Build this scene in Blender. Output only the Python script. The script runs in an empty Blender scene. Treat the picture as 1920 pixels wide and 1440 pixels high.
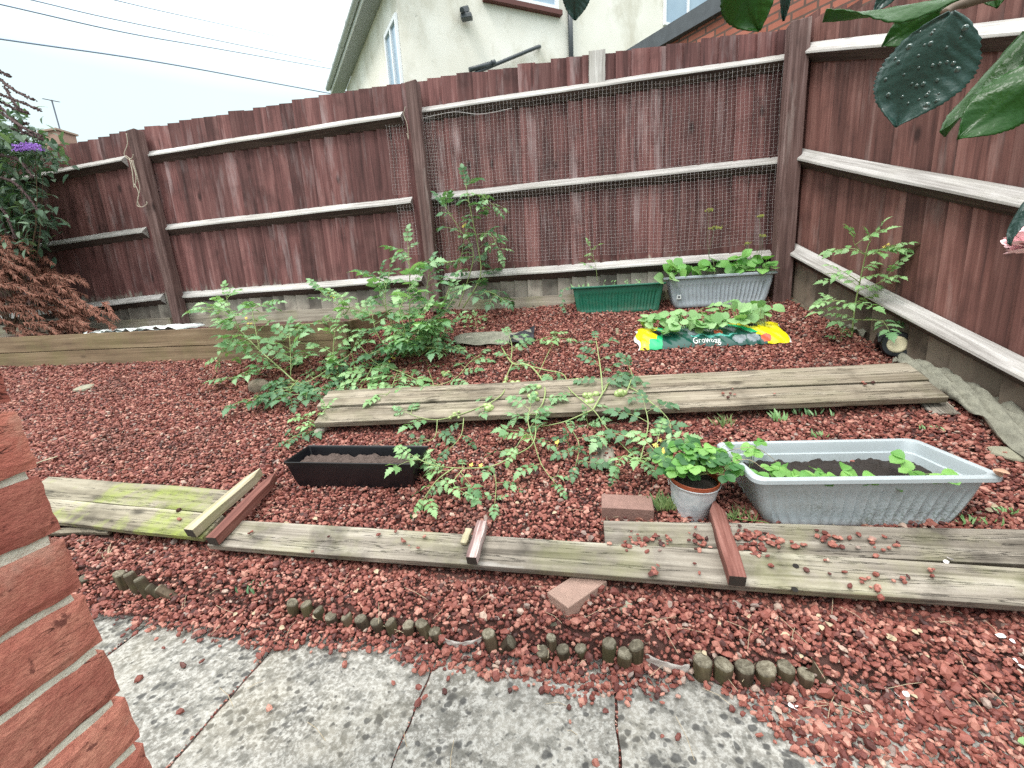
import bpy, math, random
import numpy as np
from mathutils import Vector, Matrix

random.seed(7); rng = np.random.default_rng(11)
SC = bpy.context.scene; COL = SC.collection
RAD = math.radians

# ------------------------------------------------------------------ camera, world, sun, exposure
F = 800.0; CX, CY = 960.0, 720.0; EYE = np.array([0.0, 0.0, 1.2])
R = np.array([[0.98431204, -0.01929164, -0.17537854],
              [0.16725895, -0.21438123, 0.96232278],
              [-0.05616265, -0.97655953, -0.20779133]])
cam = bpy.data.cameras.new('camera'); cam_o = bpy.data.objects.new('camera', cam); COL.objects.link(cam_o)
cam.sensor_width = 36.0; cam.lens = 36.0 * F / 1920.0; cam.clip_start = 0.02; cam.clip_end = 500
M = Matrix(((R[0, 0], -R[0, 1], -R[0, 2], EYE[0]), (R[1, 0], -R[1, 1], -R[1, 2], EYE[1]),
            (R[2, 0], -R[2, 1], -R[2, 2], EYE[2]), (0, 0, 0, 1)))
cam_o.matrix_world = M; SC.camera = cam_o

SUN_EL, SUN_AZ = 58, 215          # azimuth clockwise from +y
world = bpy.data.worlds.new('World'); SC.world = world; world.use_nodes = True
wn = world.node_tree; wn.nodes.clear()
wo = wn.nodes.new('ShaderNodeOutputWorld'); bg = wn.nodes.new('ShaderNodeBackground'); bg.inputs['Strength'].default_value = 0.12
sky = wn.nodes.new('ShaderNodeTexSky'); sky.sky_type = 'NISHITA'; sky.sun_disc = False
sky.sun_elevation = RAD(SUN_EL); sky.sun_rotation = RAD(SUN_AZ); sky.air_density = 1.2; sky.dust_density = 2.0
wt = wn.nodes.new('ShaderNodeTexCoord'); wno = wn.nodes.new('ShaderNodeTexNoise'); wno.inputs['Scale'].default_value = 1.6; wno.inputs['Detail'].default_value = 5
wr = wn.nodes.new('ShaderNodeMapRange'); wr.inputs[1].default_value = .3; wr.inputs[2].default_value = .62; wr.inputs[3].default_value = .88; wr.inputs[4].default_value = 1.0
wm = wn.nodes.new('ShaderNodeMix'); wm.data_type = 'RGBA'; wm.inputs[7].default_value = (9.3, 9.9, 9.9, 1)
wsx = wn.nodes.new('ShaderNodeSeparateXYZ'); wgr = wn.nodes.new('ShaderNodeMapRange'); wgr.inputs[1].default_value = .36; wgr.inputs[2].default_value = .85
wcl = wn.nodes.new('ShaderNodeMix'); wcl.data_type = 'RGBA'; wcl.inputs[6].default_value = (4.9, 5.9, 6.0, 1); wcl.inputs[7].default_value = (21.0, 21.2, 21.0, 1)
L = wn.links.new
L(wt.outputs['Generated'], wsx.inputs[0]); L(wsx.outputs[2], wgr.inputs[0]); L(wgr.outputs[0], wcl.inputs[0]); L(wcl.outputs[2], wm.inputs[7]); L(wt.outputs['Generated'], wno.inputs['Vector']); L(wno.outputs['Fac'], wr.inputs[0]); L(wr.outputs[0], wm.inputs[0])
L(sky.outputs[0], wm.inputs[6]); L(wm.outputs[2], bg.inputs['Color']); L(bg.outputs[0], wo.inputs['Surface'])

sun = bpy.data.lights.new('sun', 'SUN'); sun.energy = 1.35; sun.angle = RAD(14); sun.color = (1, .965, .92)
sun_o = bpy.data.objects.new('sun', sun); COL.objects.link(sun_o)
sd = Vector((math.sin(RAD(SUN_AZ)) * math.cos(RAD(SUN_EL)), math.cos(RAD(SUN_AZ)) * math.cos(RAD(SUN_EL)), math.sin(RAD(SUN_EL))))
sun_o.rotation_euler = sd.to_track_quat('Z', 'Y').to_euler()
SC.view_settings.view_transform = 'Standard'; SC.view_settings.look = 'None'
SC.view_settings.exposure = 0.66; SC.view_settings.gamma = 1; SC.view_settings.use_curve_mapping = False
SC.cycles.use_denoising = False; SC.cycles.max_bounces = 6; SC.cycles.transparent_max_bounces = 6

# ------------------------------------------------------------------ from a pixel of the survey photo to a place in the garden
def ray(p): return R @ np.array([p[0] - CX, p[1] - CY, F])
def Yp(p, y): d = ray(p); return Vector(EYE + d * (y / d[1]))
def Zp(p, z): d = ray(p); return Vector(EYE + d * ((z - EYE[2]) / d[2]))
def Dp(p, dist): d = ray(p); return Vector(EYE + d / np.linalg.norm(d) * dist)
SL, Y0 = .385, 1.14
def G(p, dz=0.0):
    d = ray(p); t = (SL * (-Y0) + dz - EYE[2]) / (d[2] - SL * d[1])
    if t < 0 or t * d[1] < Y0: t = (dz - EYE[2]) / d[2]
    return Vector(EYE + d * t)
def PLp(p, P, dr):
    d = ray(p); n = np.array([dr[1], -dr[0]]); t = (n @ np.array([P[0], P[1]])) / (n @ d[:2])
    return Vector(EYE + d * t)
LOGX = [-3, -1.9, -1.15, -.83, -.54, -.34, 0, .14, .32, .68, .9]; LOGY = [1.3, 1.285, 1.25, 1.222, 1.214, 1.21, 1.2, 1.196, 1.175, 1.18, 1.18]
def hgt(x, y):
    x = np.asarray(x, float); y = np.asarray(y, float)
    u = y - Y0; base = SL * (u + np.sqrt(u * u + .0009)) * .5
    yl = np.interp(x, LOGX, LOGY); k = np.clip((y - yl) / .045, 0, 1) * np.clip(1 - (y - yl - .045) / .25, 0, 1) * np.clip((.95 - x) / .3, 0, 1)
    w = .008 * np.sin(x * 5.1 + 1.3 * y) * np.sin(y * 6.3 + x) + .005 * np.sin(x * 11 + 3) * np.cos(y * 13)
    return base + .042 * k + w * np.clip(u * 3, 0, 1)
def hz(x, y): return float(hgt(x, y))

# ------------------------------------------------------------------ object helpers
def tag(o, label=None, cat=None, group=None, kind=None):
    if label: o['label'] = label
    if cat: o['category'] = cat
    if group: o['group'] = group
    if kind: o['kind'] = kind
    return o
def empty(name, loc, label=None, cat=None, group=None):
    o = bpy.data.objects.new(name, None); o.empty_display_size = .05; COL.objects.link(o); o.location = loc
    return tag(o, label, cat, group)
def wloc(o):
    v = Vector(o.location)
    if o.parent: v = v + wloc(o.parent)
    return v
class MB:
    def __init__(s): s.v = []; s.f = []; s.m = []; s.cur = 0
    def add(s, vs, fs):
        b = len(s.v); s.v += [tuple(q) for q in vs]; s.f += [tuple(i + b for i in q) for q in fs]; s.m += [s.cur] * len(fs)
    def box(s, c, sz, rot=None):
        hx, hy, hzz = sz[0] / 2, sz[1] / 2, sz[2] / 2; c = Vector(c)
        P = [Vector((x, y, z)) for x in (-hx, hx) for y in (-hy, hy) for z in (-hzz, hzz)]
        if rot is not None: P = [rot @ q for q in P]
        s.add([q + c for q in P], [(0, 1, 3, 2), (4, 6, 7, 5), (0, 4, 5, 1), (2, 3, 7, 6), (0, 2, 6, 4), (1, 5, 7, 3)])
    def hexa(s, b4, t4):
        s.add(list(b4) + list(t4), [(3, 2, 1, 0), (4, 5, 6, 7), (0, 1, 5, 4), (1, 2, 6, 5), (2, 3, 7, 6), (3, 0, 4, 7)])
    def tube(s, pts, r, n=6, cap=True):
        pts = [Vector(q) for q in pts]; k = len(pts); rs = r if isinstance(r, (list, tuple)) else [r] * k
        vs = []; a = None
        for i, q in enumerate(pts):
            t = (pts[min(i + 1, k - 1)] - pts[max(i - 1, 0)]).normalized()
            if a is None:
                a = t.cross(Vector((0, 0, 1)));
                if a.length < .1: a = t.cross(Vector((1, 0, 0)))
            a = (a - t * a.dot(t)).normalized(); b = t.cross(a)
            for j in range(n):
                an = 2 * math.pi * j / n; vs.append(q + (a * math.cos(an) + b * math.sin(an)) * rs[i])
        fs = [(i * n + j, i * n + (j + 1) % n, (i + 1) * n + (j + 1) % n, (i + 1) * n + j) for i in range(k - 1) for j in range(n)]
        if cap: fs += [tuple(range(n))[::-1], tuple((k - 1) * n + j for j in range(n))]
        s.add(vs, fs)
    def build(s, name, mats, parent=None, origin=None, smooth=False, sharp=None, bevel=0, solid=0):
        me = bpy.data.meshes.new(name)
        if origin is None:
            A = np.array(s.v); lo, hi = A.min(0), A.max(0); origin = Vector(((lo[0] + hi[0]) / 2, (lo[1] + hi[1]) / 2, lo[2]))
        origin = Vector(origin)
        me.from_pydata([tuple(Vector(q) - origin) for q in s.v], [], s.f)
        for m in (mats if isinstance(mats, (list, tuple)) else [mats]): me.materials.append(m)
        me.polygons.foreach_set('material_index', s.m)
        if smooth: me.polygons.foreach_set('use_smooth', [True] * len(s.f))
        me.update()
        if sharp: me.set_sharp_from_angle(angle=RAD(sharp))
        o = bpy.data.objects.new(name, me); COL.objects.link(o)
        if parent: o.parent = parent; o.location = origin - wloc(parent)
        else: o.location = origin
        if bevel:
            bv = o.modifiers.new('bevel', 'BEVEL'); bv.width = bevel; bv.segments = 2; bv.limit_method = 'ANGLE'
        if solid:
            sm = o.modifiers.new('thick', 'SOLIDIFY'); sm.thickness = solid; sm.offset = 0
        return o
def smooth_path(pts, k=5):
    pts = [Vector(q) for q in pts]; out = []; n = len(pts)
    for i in range(n - 1):
        p0, p1, p2, p3 = pts[max(i - 1, 0)], pts[i], pts[i + 1], pts[min(i + 2, n - 1)]
        for j in range(k):
            t = j / k
            out.append(.5 * ((2 * p1) + (p2 - p0) * t + (2 * p0 - 5 * p1 + 4 * p2 - p3) * t * t + (3 * p1 - p0 - 3 * p2 + p3) * t ** 3))
    out.append(pts[-1]); return out

# ------------------------------------------------------------------ material helpers
class NT:
    def __init__(s, name):
        s.m = bpy.data.materials.new(name); s.m.use_nodes = True; s.t = s.m.node_tree
        s.b = s.t.nodes['Principled BSDF']; s.out = s.t.nodes['Material Output']
        s.geo = s.n('ShaderNodeNewGeometry'); s.tc = s.n('ShaderNodeTexCoord'); s.oi = s.n('ShaderNodeObjectInfo')
    def n(s, t, **kw):
        d = s.t.nodes.new(t)
        for k, v in kw.items(): setattr(d, k, v)
        return d
    def set(s, sock, v):
        if hasattr(v, 'is_output'): s.t.links.new(v, sock)
        elif v is not None:
            if isinstance(v, (tuple, list)) and len(v) == 3 and sock.type == 'RGBA': v = (*v, 1)
            sock.default_value = v
    def math(s, op, a, b=0.0, clamp=False):
        d = s.n('ShaderNodeMath', operation=op, use_clamp=clamp); s.set(d.inputs[0], a); s.set(d.inputs[1], b); return d.outputs[0]
    def vmath(s, op, a, b): d = s.n('ShaderNodeVectorMath', operation=op); s.set(d.inputs[0], a); s.set(d.inputs[1], b); return d.outputs[0]
    def noise(s, vec, sc, det=4, rough=.55, dist=0):
        d = s.n('ShaderNodeTexNoise'); s.set(d.inputs['Vector'], vec); d.inputs['Scale'].default_value = sc
        d.inputs['Detail'].default_value = det; d.inputs['Roughness'].default_value = rough; d.inputs['Distortion'].default_value = dist; return d.outputs['Fac']
    def vor(s, vec, sc, feat='F1'):
        d = s.n('ShaderNodeTexVoronoi', feature=feat); s.set(d.inputs['Vector'], vec); d.inputs['Scale'].default_value = sc; return d
    def mr(s, v, a, b, c=0.0, e=1.0):
        d = s.n('ShaderNodeMapRange'); s.set(d.inputs[0], v)
        for i, q in enumerate((a, b, c, e)): d.inputs[i + 1].default_value = q
        return d.outputs[0]
    def mix(s, f, a, b, mode='MIX'):
        d = s.n('ShaderNodeMix', data_type='RGBA', blend_type=mode); s.set(d.inputs[0], f); s.set(d.inputs[6], a); s.set(d.inputs[7], b); return d.outputs[2]
    def ramp(s, f, stops):
        d = s.n('ShaderNodeValToRGB'); s.set(d.inputs[0], f); e = d.color_ramp.elements
        while len(e) < len(stops): e.new(.5)
        for q, (p, c) in zip(e, stops): q.position = p; q.color = (*c, 1)
        return d.outputs[0]
    def map(s, vec, sc=(1, 1, 1), rot=(0, 0, 0)):
        d = s.n('ShaderNodeMapping'); s.set(d.inputs[0], vec); d.inputs['Scale'].default_value = sc; d.inputs['Rotation'].default_value = rot; return d.outputs[0]
    def bump(s, h, st=.4, dist=.01, prev=None):
        d = s.n('ShaderNodeBump'); d.inputs['Strength'].default_value = st; d.inputs['Distance'].default_value = dist; s.set(d.inputs['Height'], h)
        if prev is not None: s.set(d.inputs['Normal'], prev)
        return d.outputs[0]
    def fin(s, col, rough=.7, nrm=None, spec=.5, **kw):
        s.set(s.b.inputs['Base Color'], col); s.set(s.b.inputs['Roughness'], rough); s.b.inputs['Specular IOR Level'].default_value = spec
        if nrm is not None: s.set(s.b.inputs['Normal'], nrm)
        for k, v in kw.items(): s.set(s.b.inputs[k.replace('_', ' ')], v)
        return s.m

def wood(name, dark, mid, light, axis=0, island=False, gs=28, var=.45, algae=0, acol=(.26, .30, .07), pale=0, pcol=(.5, .48, .45), stain=.4, rough=.75, knots=True, cracks=0, bump=.5, pr=(.62, .75), low=None):
    s = NT(name); rnd = s.geo.outputs['Random Per Island'] if island else s.oi.outputs['Random']
    off = s.math('MULTIPLY', rnd, 53.0); v = s.vmath('ADD', s.tc.outputs['Object'], off)
    sc = [gs] * 3; sc[axis] = gs * .05
    g = s.noise(s.map(v, tuple(sc)), 1.0, 6, .62, .8)
    sc2 = [gs * 4] * 3; sc2[axis] = gs * .12
    g2 = s.noise(s.map(v, tuple(sc2)), 1.0, 3, .6)
    gg = s.math('ADD', s.math('MULTIPLY', g, .7), s.math('MULTIPLY', g2, .3))
    c = s.ramp(gg, [(.33, dark), (.5, mid), (.68, light)])
    if knots:
        sc3 = [9.0] * 3; sc3[axis] = 4.0
        vd = s.vor(s.map(v, tuple(sc3)), .55).outputs['Distance']
        c = s.mix(s.mr(vd, .05, .13, .8, 0), c, tuple(q * .35 for q in dark))
    if cracks:
        sc4 = [26.0] * 3; sc4[axis] = 1.3; ck = s.noise(s.map(v, tuple(sc4)), 1.0, 4, .7, .3); ckm = s.mr(s.math('ABSOLUTE', s.math('SUBTRACT', ck, .56)), 0, .014, cracks, 0)
        c = s.mix(ckm, c, tuple(q * .22 for q in dark)); gg = s.math('SUBTRACT', gg, s.math('MULTIPLY', ckm, .5))
    c = s.mix(1, c, s.mix(s.noise(v, 170, 3, .7), (.72,) * 3, (1.3,) * 3), 'MULTIPLY')
    bl = s.noise(v, 3.5, 5, .6); c = s.mix(s.mr(bl, .5, .72, 0, stain), c, tuple(q * .45 for q in dark))
    if pale:
        sp = [11.0] * 3; sp[axis] = 1.6
        pn = s.noise(s.map(v, tuple(sp)), 1.0, 5, .65); c = s.mix(s.mr(pn, pr[0], pr[1], 0, pale), c, pcol)
    if low:      # rotten pale foot of the boards, below a given height
        z = s.n('ShaderNodeSeparateXYZ'); s.set(z.inputs[0], s.geo.outputs['Position'])
        ln = s.noise(s.map(v, (22, 22, 6)), 1.0, 5, .65)
        if low[0] == 'back': zz = s.math('ADD', z.outputs[2], s.math('MULTIPLY', ln, -.42))
        else: zz = s.math('ADD', s.math('SUBTRACT', z.outputs[2], s.math('MULTIPLY', s.math('SUBTRACT', z.outputs[1], 3.95), .44)), s.math('MULTIPLY', ln, -.25))
        c = s.mix(s.mr(zz, low[1], low[1] + .07, low[2], 0), c, s.mix(s.mr(bl, .45, .6), low[3], tuple(q * .45 for q in low[3])))
    if algae:
        an = s.noise(s.vmath('ADD', v, (7.3, 1.1, 4.2)), 3.2, 5, .65); c = s.mix(s.mr(an, .48, .66, 0, algae), c, acol)
    c = s.mix(1.0, c, s.mix(rnd, (1 - var,) * 3, (1 + var,) * 3), 'MULTIPLY')
    return s.fin(c, rough, s.bump(gg, bump, .006), .3)

WB = wood('stained_fence_boards', (.048, .020, .019), (.145, .060, .056), (.25, .125, .115), 2, True, 17, .34, pale=.45, pcol=(.36, .29, .29), pr=(.54, .70), stain=.55, low=('back', 1.14, .85, (.36, .33, .28)))
WBR = wood('stained_side_fence_boards', (.052, .023, .020), (.135, .058, .048), (.225, .115, .098), 2, True, 17, .26, pale=.35, pcol=(.33, .26, .24), pr=(.56, .74), stain=.5, low=('side', 1.22, .8, (.17, .145, .11)))
WP = wood('fence_post_wood', (.05, .026, .024), (.125, .072, .064), (.24, .16, .15), 2, False, 26, .1, pale=.6, pcol=(.34, .28, .26), pr=(.58, .75))
WR = wood('weathered_rail_wood', (.22, .20, .185), (.43, .41, .39), (.63, .61, .59), 0, False, 30, .1, stain=.25, algae=.15, acol=(.3, .3, .2))
WRD = wood('stained_shaded_rail_underside', (.03, .021, .018), (.07, .048, .042), (.125, .092, .08), 0, False, 30, .1)  # brown fence stain, with the shade under the rail put into the colour
WG = wood('gravel_board_wood', (.13, .11, .085), (.30, .26, .21), (.44, .40, .33), 0, False, 24, .15, pale=.5, pcol=(.5, .46, .4), algae=.25)
WPL = wood('weathered_plank_wood', (.085, .065, .042), (.235, .20, .15), (.38, .335, .265), 0, False, 17, .1, algae=.3, acol=(.18, .18, .10), stain=.7, pale=.4, pcol=(.42, .385, .31), bump=.8, cracks=.8)
WPG = wood('mossy_plank_wood', (.08, .066, .045), (.255, .225, .165), (.40, .365, .285), 0, False, 17, .1, algae=.9, acol=(.27, .33, .06), stain=.75, bump=.8, cracks=.7)
WPD = wood('grey_plank_wood', (.06, .05, .038), (.22, .195, .16), (.40, .37, .315), 0, False, 17, .1, algae=.3, acol=(.24, .25, .10), stain=.95, cracks=.8, bump=.8, pale=.4, pcol=(.48, .47, .45))
WS = wood('sleeper_wood', (.10, .066, .04), (.20, .14, .085), (.30, .225, .145), 0, False, 20, .12, algae=.35, acol=(.17, .16, .06), stain=.3)
WSK = wood('pale_stake_wood', (.20, .17, .11), (.36, .32, .22), (.50, .46, .34), 0, False, 30, .1, algae=.3)
WRS = wood('red_stained_stake_wood', (.06, .02, .016), (.17, .065, .05), (.29, .14, .115), 0, False, 30, .1, pale=.4, pcol=(.4, .33, .3))
WLG = wood('log_side_wood', (.016, .011, .007), (.058, .040, .024), (.12, .09, .058), 2, False, 22, .35, algae=.35, acol=(.12, .14, .05))
WLT = wood('log_cut_end_wood', (.05, .042, .03), (.13, .115, .08), (.28, .26, .20), 2, False, 45, .25, knots=False)

def gravel_mat():
    s = NT('red_crushed_stone'); r = s.geo.outputs['Random Per Island']
    c = s.ramp(r, [(0, (.045, .018, .016)), (.14, (.125, .036, .029)), (.45, (.215, .066, .049)), (.75, (.30, .112, .084)), (.94, (.45, .23, .175)), (.975, (.22, .17, .15)), (1, (.46, .34, .27))])
    n = s.noise(s.tc.outputs['Object'], 90, 4, .6); c = s.mix(1, c, s.mix(n, (.55,) * 3, (1.45,) * 3), 'MULTIPLY')
    d = s.noise(s.tc.outputs['Object'], 1.7, 4, .6); c = s.mix(s.mr(d, .58, .72, 0, .4), c, (.07, .05, .038))
    return s.fin(c, .62, s.bump(n, .3, .004), .4)
GRV = gravel_mat()
def simple(name, c, rough=.6, nsc=0, namt=.25, spec=.5, bump=0, bsc=60, metal=0, **kw):
    s = NT(name); col = c
    if nsc: col = s.mix(1, c, s.mix(s.noise(s.tc.outputs['Object'], nsc, 5, .6), (1 - namt,) * 3, (1 + namt,) * 3), 'MULTIPLY')
    nr = s.bump(s.noise(s.tc.outputs['Object'], bsc, 5, .6), bump, .01) if bump else None
    return s.fin(col, rough, nr, spec, Metallic=metal, **kw)
SOIL = simple('dark_potting_soil', (.022, .016, .013), .9, 120, .6, bump=.9, bsc=90)
SOILB = simple('brown_dry_soil', (.085, .06, .05), .95, 90, .5, bump=.9, bsc=70)
GROUND = simple('dark_earth', (.085, .040, .032), .95, 30, .5, bump=.5)

def paving_mat():
    s = NT('weathered_concrete_slab'); o = s.tc.outputs['Object']
    v = s.vmath('ADD', o, s.math('MULTIPLY', s.geo.outputs['Random Per Island'], 9.0))
    a = s.noise(v, 5, 6, .6); f = s.noise(v, 75, 4, .7); g = s.noise(v, 24, 5, .65)
    c = s.mix(s.mr(a, .35, .65), (.16, .153, .135), (.275, .265, .235))
    c = s.mix(s.mr(f, .44, .58, 0, .8), c, (.42, .415, .385)); c = s.mix(s.mr(g, .48, .62, 0, .75), c, (.10, .098, .085))
    dn = s.noise(v, 30, 2, .5); vv = s.vmath('ADD', v, s.vmath('MULTIPLY', s.mix(1, (0, 0, 0), dn), (.03, .03, 0)))
    for sc_, th, am in ((13, .24, .85), (26, .27, .85), (44, .27, .6)):
        vd = s.vor(vv, sc_); dd = s.math('ADD', vd.outputs['Distance'], s.mr(s.noise(v, 3.5, 2), .4, .7, .16, -.1))
        c = s.mix(s.mr(dd, th - .05, th + .05, am, 0), c, (.05, .05, .048))
    c = s.mix(s.mr(s.noise(v, 2.2, 3), .55, .75, 0, .3), c, (.33, .29, .20)); c = s.mix(s.mr(s.noise(v, 3.1, 4), .54, .7, 0, .35), c, (.085, .082, .074))
    h = s.math('ADD', s.math('MULTIPLY', a, .6), s.math('ADD', s.math('MULTIPLY', g, .3), s.math('MULTIPLY', f, .12)))
    return s.fin(c, .85, s.bump(h, .8, .012), .3)
PAV = paving_mat()
def brick_mat():
    s = NT('red_facing_brick'); r = s.geo.outputs['Random Per Island']; v = s.vmath('ADD', s.tc.outputs['Object'], s.math('MULTIPLY', r, 7.0))
    a = s.noise(v, 14, 6, .65); f = s.noise(s.map(v, (260, 130, 330)), 1.0, 4, .75)
    c = s.mix(s.mr(a, .35, .65), (.44, .13, .095), (.58, .235, .165)); c = s.mix(s.mr(f, .42, .62, 0, .55), c, (.27, .07, .055)); c = s.mix(s.mr(f, .6, .78, 0, .5), c, (.52, .22, .16))
    cr = s.noise(s.map(v, (1, 5, 26)), 1.0, 4, .6, .6); cm = s.mr(s.math('ABSOLUTE', s.math('SUBTRACT', cr, .5)), 0, .009, 1, 0)
    cm = s.math('MULTIPLY', cm, s.mr(s.noise(v, 8, 2), .52, .60)); c = s.mix(cm, c, (.10, .028, .022))
    c = s.mix(s.mr(s.noise(v, 6, 5, .7), .56, .68, 0, .45), c, (.50, .36, .28)); c = s.mix(s.mr(s.noise(v, 38, 4, .7), .62, .68, 0, .8), c, (.11, .03, .025)); c = s.mix(1, c, s.mix(r, (.72, .7, .72), (1.15, 1.25, 1.25)), 'MULTIPLY')
    h = s.math('SUBTRACT', s.math('ADD', s.math('MULTIPLY', f, .35), a), s.math('MULTIPLY', cm, .5))
    return s.fin(c, .85, s.bump(h, 1.0, .008), .25)
BRK = brick_mat(); MORT = simple('grey_mortar', (.60, .575, .48), .9, 60, .25, bump=.6, bsc=120)
PAVER = simple('brown_block_paver', (.24, .14, .115), .85, 40, .3, bump=.5, bsc=150)
PAVER2 = simple('buff_block_paver', (.34, .225, .18), .85, 40, .25, bump=.5, bsc=150)

def leafmat(name, c1, c2, rough=.45, trans=.25, vein=False):
    s = NT(name); r = s.geo.outputs['Random Per Island']; n = s.noise(s.tc.outputs['Object'], 9, 3)
    c = s.mix(r, c1, c2); c = s.mix(1, c, s.mix(n, (.7,) * 3, (1.3,) * 3), 'MULTIPLY')
    s.fin(c, rough, s.bump(s.noise(s.tc.outputs['Object'], 140, 3), .25, .004), .4)
    tr = s.n('ShaderNodeBsdfTranslucent'); s.set(tr.inputs[0], s.mix(1, c, (1.3, 1.5, .7), 'MULTIPLY'))
    mx = s.n('ShaderNodeMixShader'); mx.inputs[0].default_value = trans
    s.t.links.new(s.b.outputs[0], mx.inputs[1]); s.t.links.new(tr.outputs[0], mx.inputs[2]); s.t.links.new(mx.outputs[0], s.out.inputs[0]); return s.m
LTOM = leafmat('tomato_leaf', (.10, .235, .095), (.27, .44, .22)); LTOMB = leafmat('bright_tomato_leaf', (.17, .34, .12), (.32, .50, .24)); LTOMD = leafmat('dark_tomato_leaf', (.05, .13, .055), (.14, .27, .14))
LSTRD = leafmat('shaded_strawberry_leaf', (.025, .10, .03), (.07, .20, .06)); LSTR = leafmat('strawberry_leaf', (.09, .26, .05), (.24, .46, .12)); LSQ = leafmat('squash_leaf', (.18, .36, .13), (.33, .52, .24), .55)  # LSTRD: darker copy of LSTR, understory shade put into the leaf colour
LBEAN = leafmat('bean_leaf', (.10, .30, .06), (.26, .50, .14)); LBUD = leafmat('buddleia_leaf', (.035, .085, .05), (.14, .21, .13), .6)
LAPD = leafmat('wet_dark_leaf', (.022, .065, .055), (.03, .075, .062), .3, .08); LAPG = leafmat('translucent_green_leaf', (.025, .10, .018), (.04, .14, .025), .3, .35)  # LAPG: greener and more translucent than the dark leaf
LGRS = leafmat('grass_blade', (.09, .17, .05), (.24, .30, .12), .6); LDRY = simple('dry_stalk', (.40, .33, .22), .8, 40, .3)
STEM = simple('green_stem', (.28, .36, .14), .5, 30, .2); STEMB = simple('brown_twig', (.12, .08, .05), .7, 30, .3)
TOMF = simple('unripe_tomato_skin', (.34, .45, .17), .2, 20, .2, Coat_Weight=.3); DEADC = simple('dead_conifer_needles', (.27, .125, .09), .85, 14, .55, spec=.2)
DEADF = simple('dead_flower_spike', (.085, .05, .05), .9, 30, .4); PURP = simple('purple_petals', (.30, .13, .55), .7, 60, .3); PINK = simple('pink_petals', (.95, .66, .69), .6, 50, .15)
YELF = simple('yellow_blossom', (.75, .62, .12), .6); UMB = simple('yellow_green_umbel', (.36, .38, .09), .7, 90, .4)

# ================================================================== SETTING
def grid(x0, x1, y0, y1, nx, ny, zf):
    mb = MB(); vs = [(x0 + (x1 - x0) * i / nx, y0 + (y1 - y0) * j / ny) for j in range(ny + 1) for i in range(nx + 1)]
    X = np.array(vs); Z = zf(X[:, 0], X[:, 1]); vs = [(a[0], a[1], float(z)) for a, z in zip(vs, Z)]
    mb.add(vs, [(j * (nx + 1) + i, j * (nx + 1) + i + 1, (j + 1) * (nx + 1) + i + 1, (j + 1) * (nx + 1) + i) for j in range(ny) for i in range(nx)]); return mb

EDX = [-4, -1.98, -1.68, -1.4, -1.15, -.97, -.7, -.53, -.37, -.05, .07, .2, .30, .36, .42, .48, .54, .62, .75, .9]
EDY = [1.22, 1.19, 1.17, 1.15, 1.115, 1.15, 1.155, 1.095, 1.12, 1.065, 1.07, 1.12, 1.16, 1.14, 1.10, 1.03, .95, .80, .5, .2]
def soil_h(x, y): return np.where(y < 1.225, -.012, hgt(x, y) - .019)
o = grid(-9, 4.2, -3, 4.3, 200, 480, soil_h).build('ground', GROUND, smooth=True); tag(o, kind='structure')
mb = MB()
for (a, b, c, d, z) in ((-150, 150, 4.3, 300, .96), (-150, 150, -150, -3, -.05), (-150, -9, -3, 4.3, -.05), (4.2, 150, -3, 4.3, -.05)):
    mb.add([(a, c, z), (b, c, z), (b, d, z), (a, d, z)], [(0, 1, 2, 3)])
o = mb.build('terrain', simple('far_ground', (.07, .09, .04), .9, 2, .4)); tag(o, kind='structure')

# paving slabs
def slab_z(x, y):
    return .0035 * math.sin(x * 9 + 2 * y) * math.sin(y * 7.3 + 1) + .002 * math.sin(x * 31 + y * 12) * math.cos(y * 27)
mb = MB(); xs = [-4.2, -2.95, -2.35, -1.745, -1.143, -.530, .062, .66, 1.26]
for a, b in zip(xs, xs[1:]):
    for (c, d) in ((-1.6, -.42), (-.408, .33), (.342, 1.22)):
        a2, b2 = a + .004, b - .004; nx, ny = 22, 30; v = []
        dz = random.uniform(-.002, .002)
        for j in range(ny + 1):
            for i in range(nx + 1):
                x = a2 + (b2 - a2) * i / nx; y = c + (d - c) * j / ny; e = min(i, nx - i, j, ny - j)
                x += .0025 * math.sin(y * 43 + a) * (e == 0)
                z = slab_z(x, y) + dz - (.004 if e == 0 else 0)
                if a == -.530 and c > .3:      # riven ledge across this slab
                    z += .005 * (1 / (1 + math.exp(-((y - (.88 + .05 * math.sin(x * 7) + .02 * math.sin(x * 23))) * -140))))
                v.append((x, y, z))
        k = nx + 1
        fs = [(j * k + i, j * k + i + 1, (j + 1) * k + i + 1, (j + 1) * k + i) for j in range(ny) for i in range(nx)]
        bnd = [i for i in range(k)] + [j * k + nx for j in range(1, ny + 1)] + [ny * k + i for i in range(nx - 1, -1, -1)] + [j * k for j in range(ny - 1, 0, -1)]
        n0 = len(v); v += [(v[i][0], v[i][1], -.035) for i in bnd]
        fs += [(bnd[(i + 1) % len(bnd)], bnd[i], n0 + i, n0 + (i + 1) % len(bnd)) for i in range(len(bnd))]
        mb.add(v, fs)
o = mb.build('patio_paving', PAV, smooth=True, sharp=50); tag(o, kind='structure')

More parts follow.
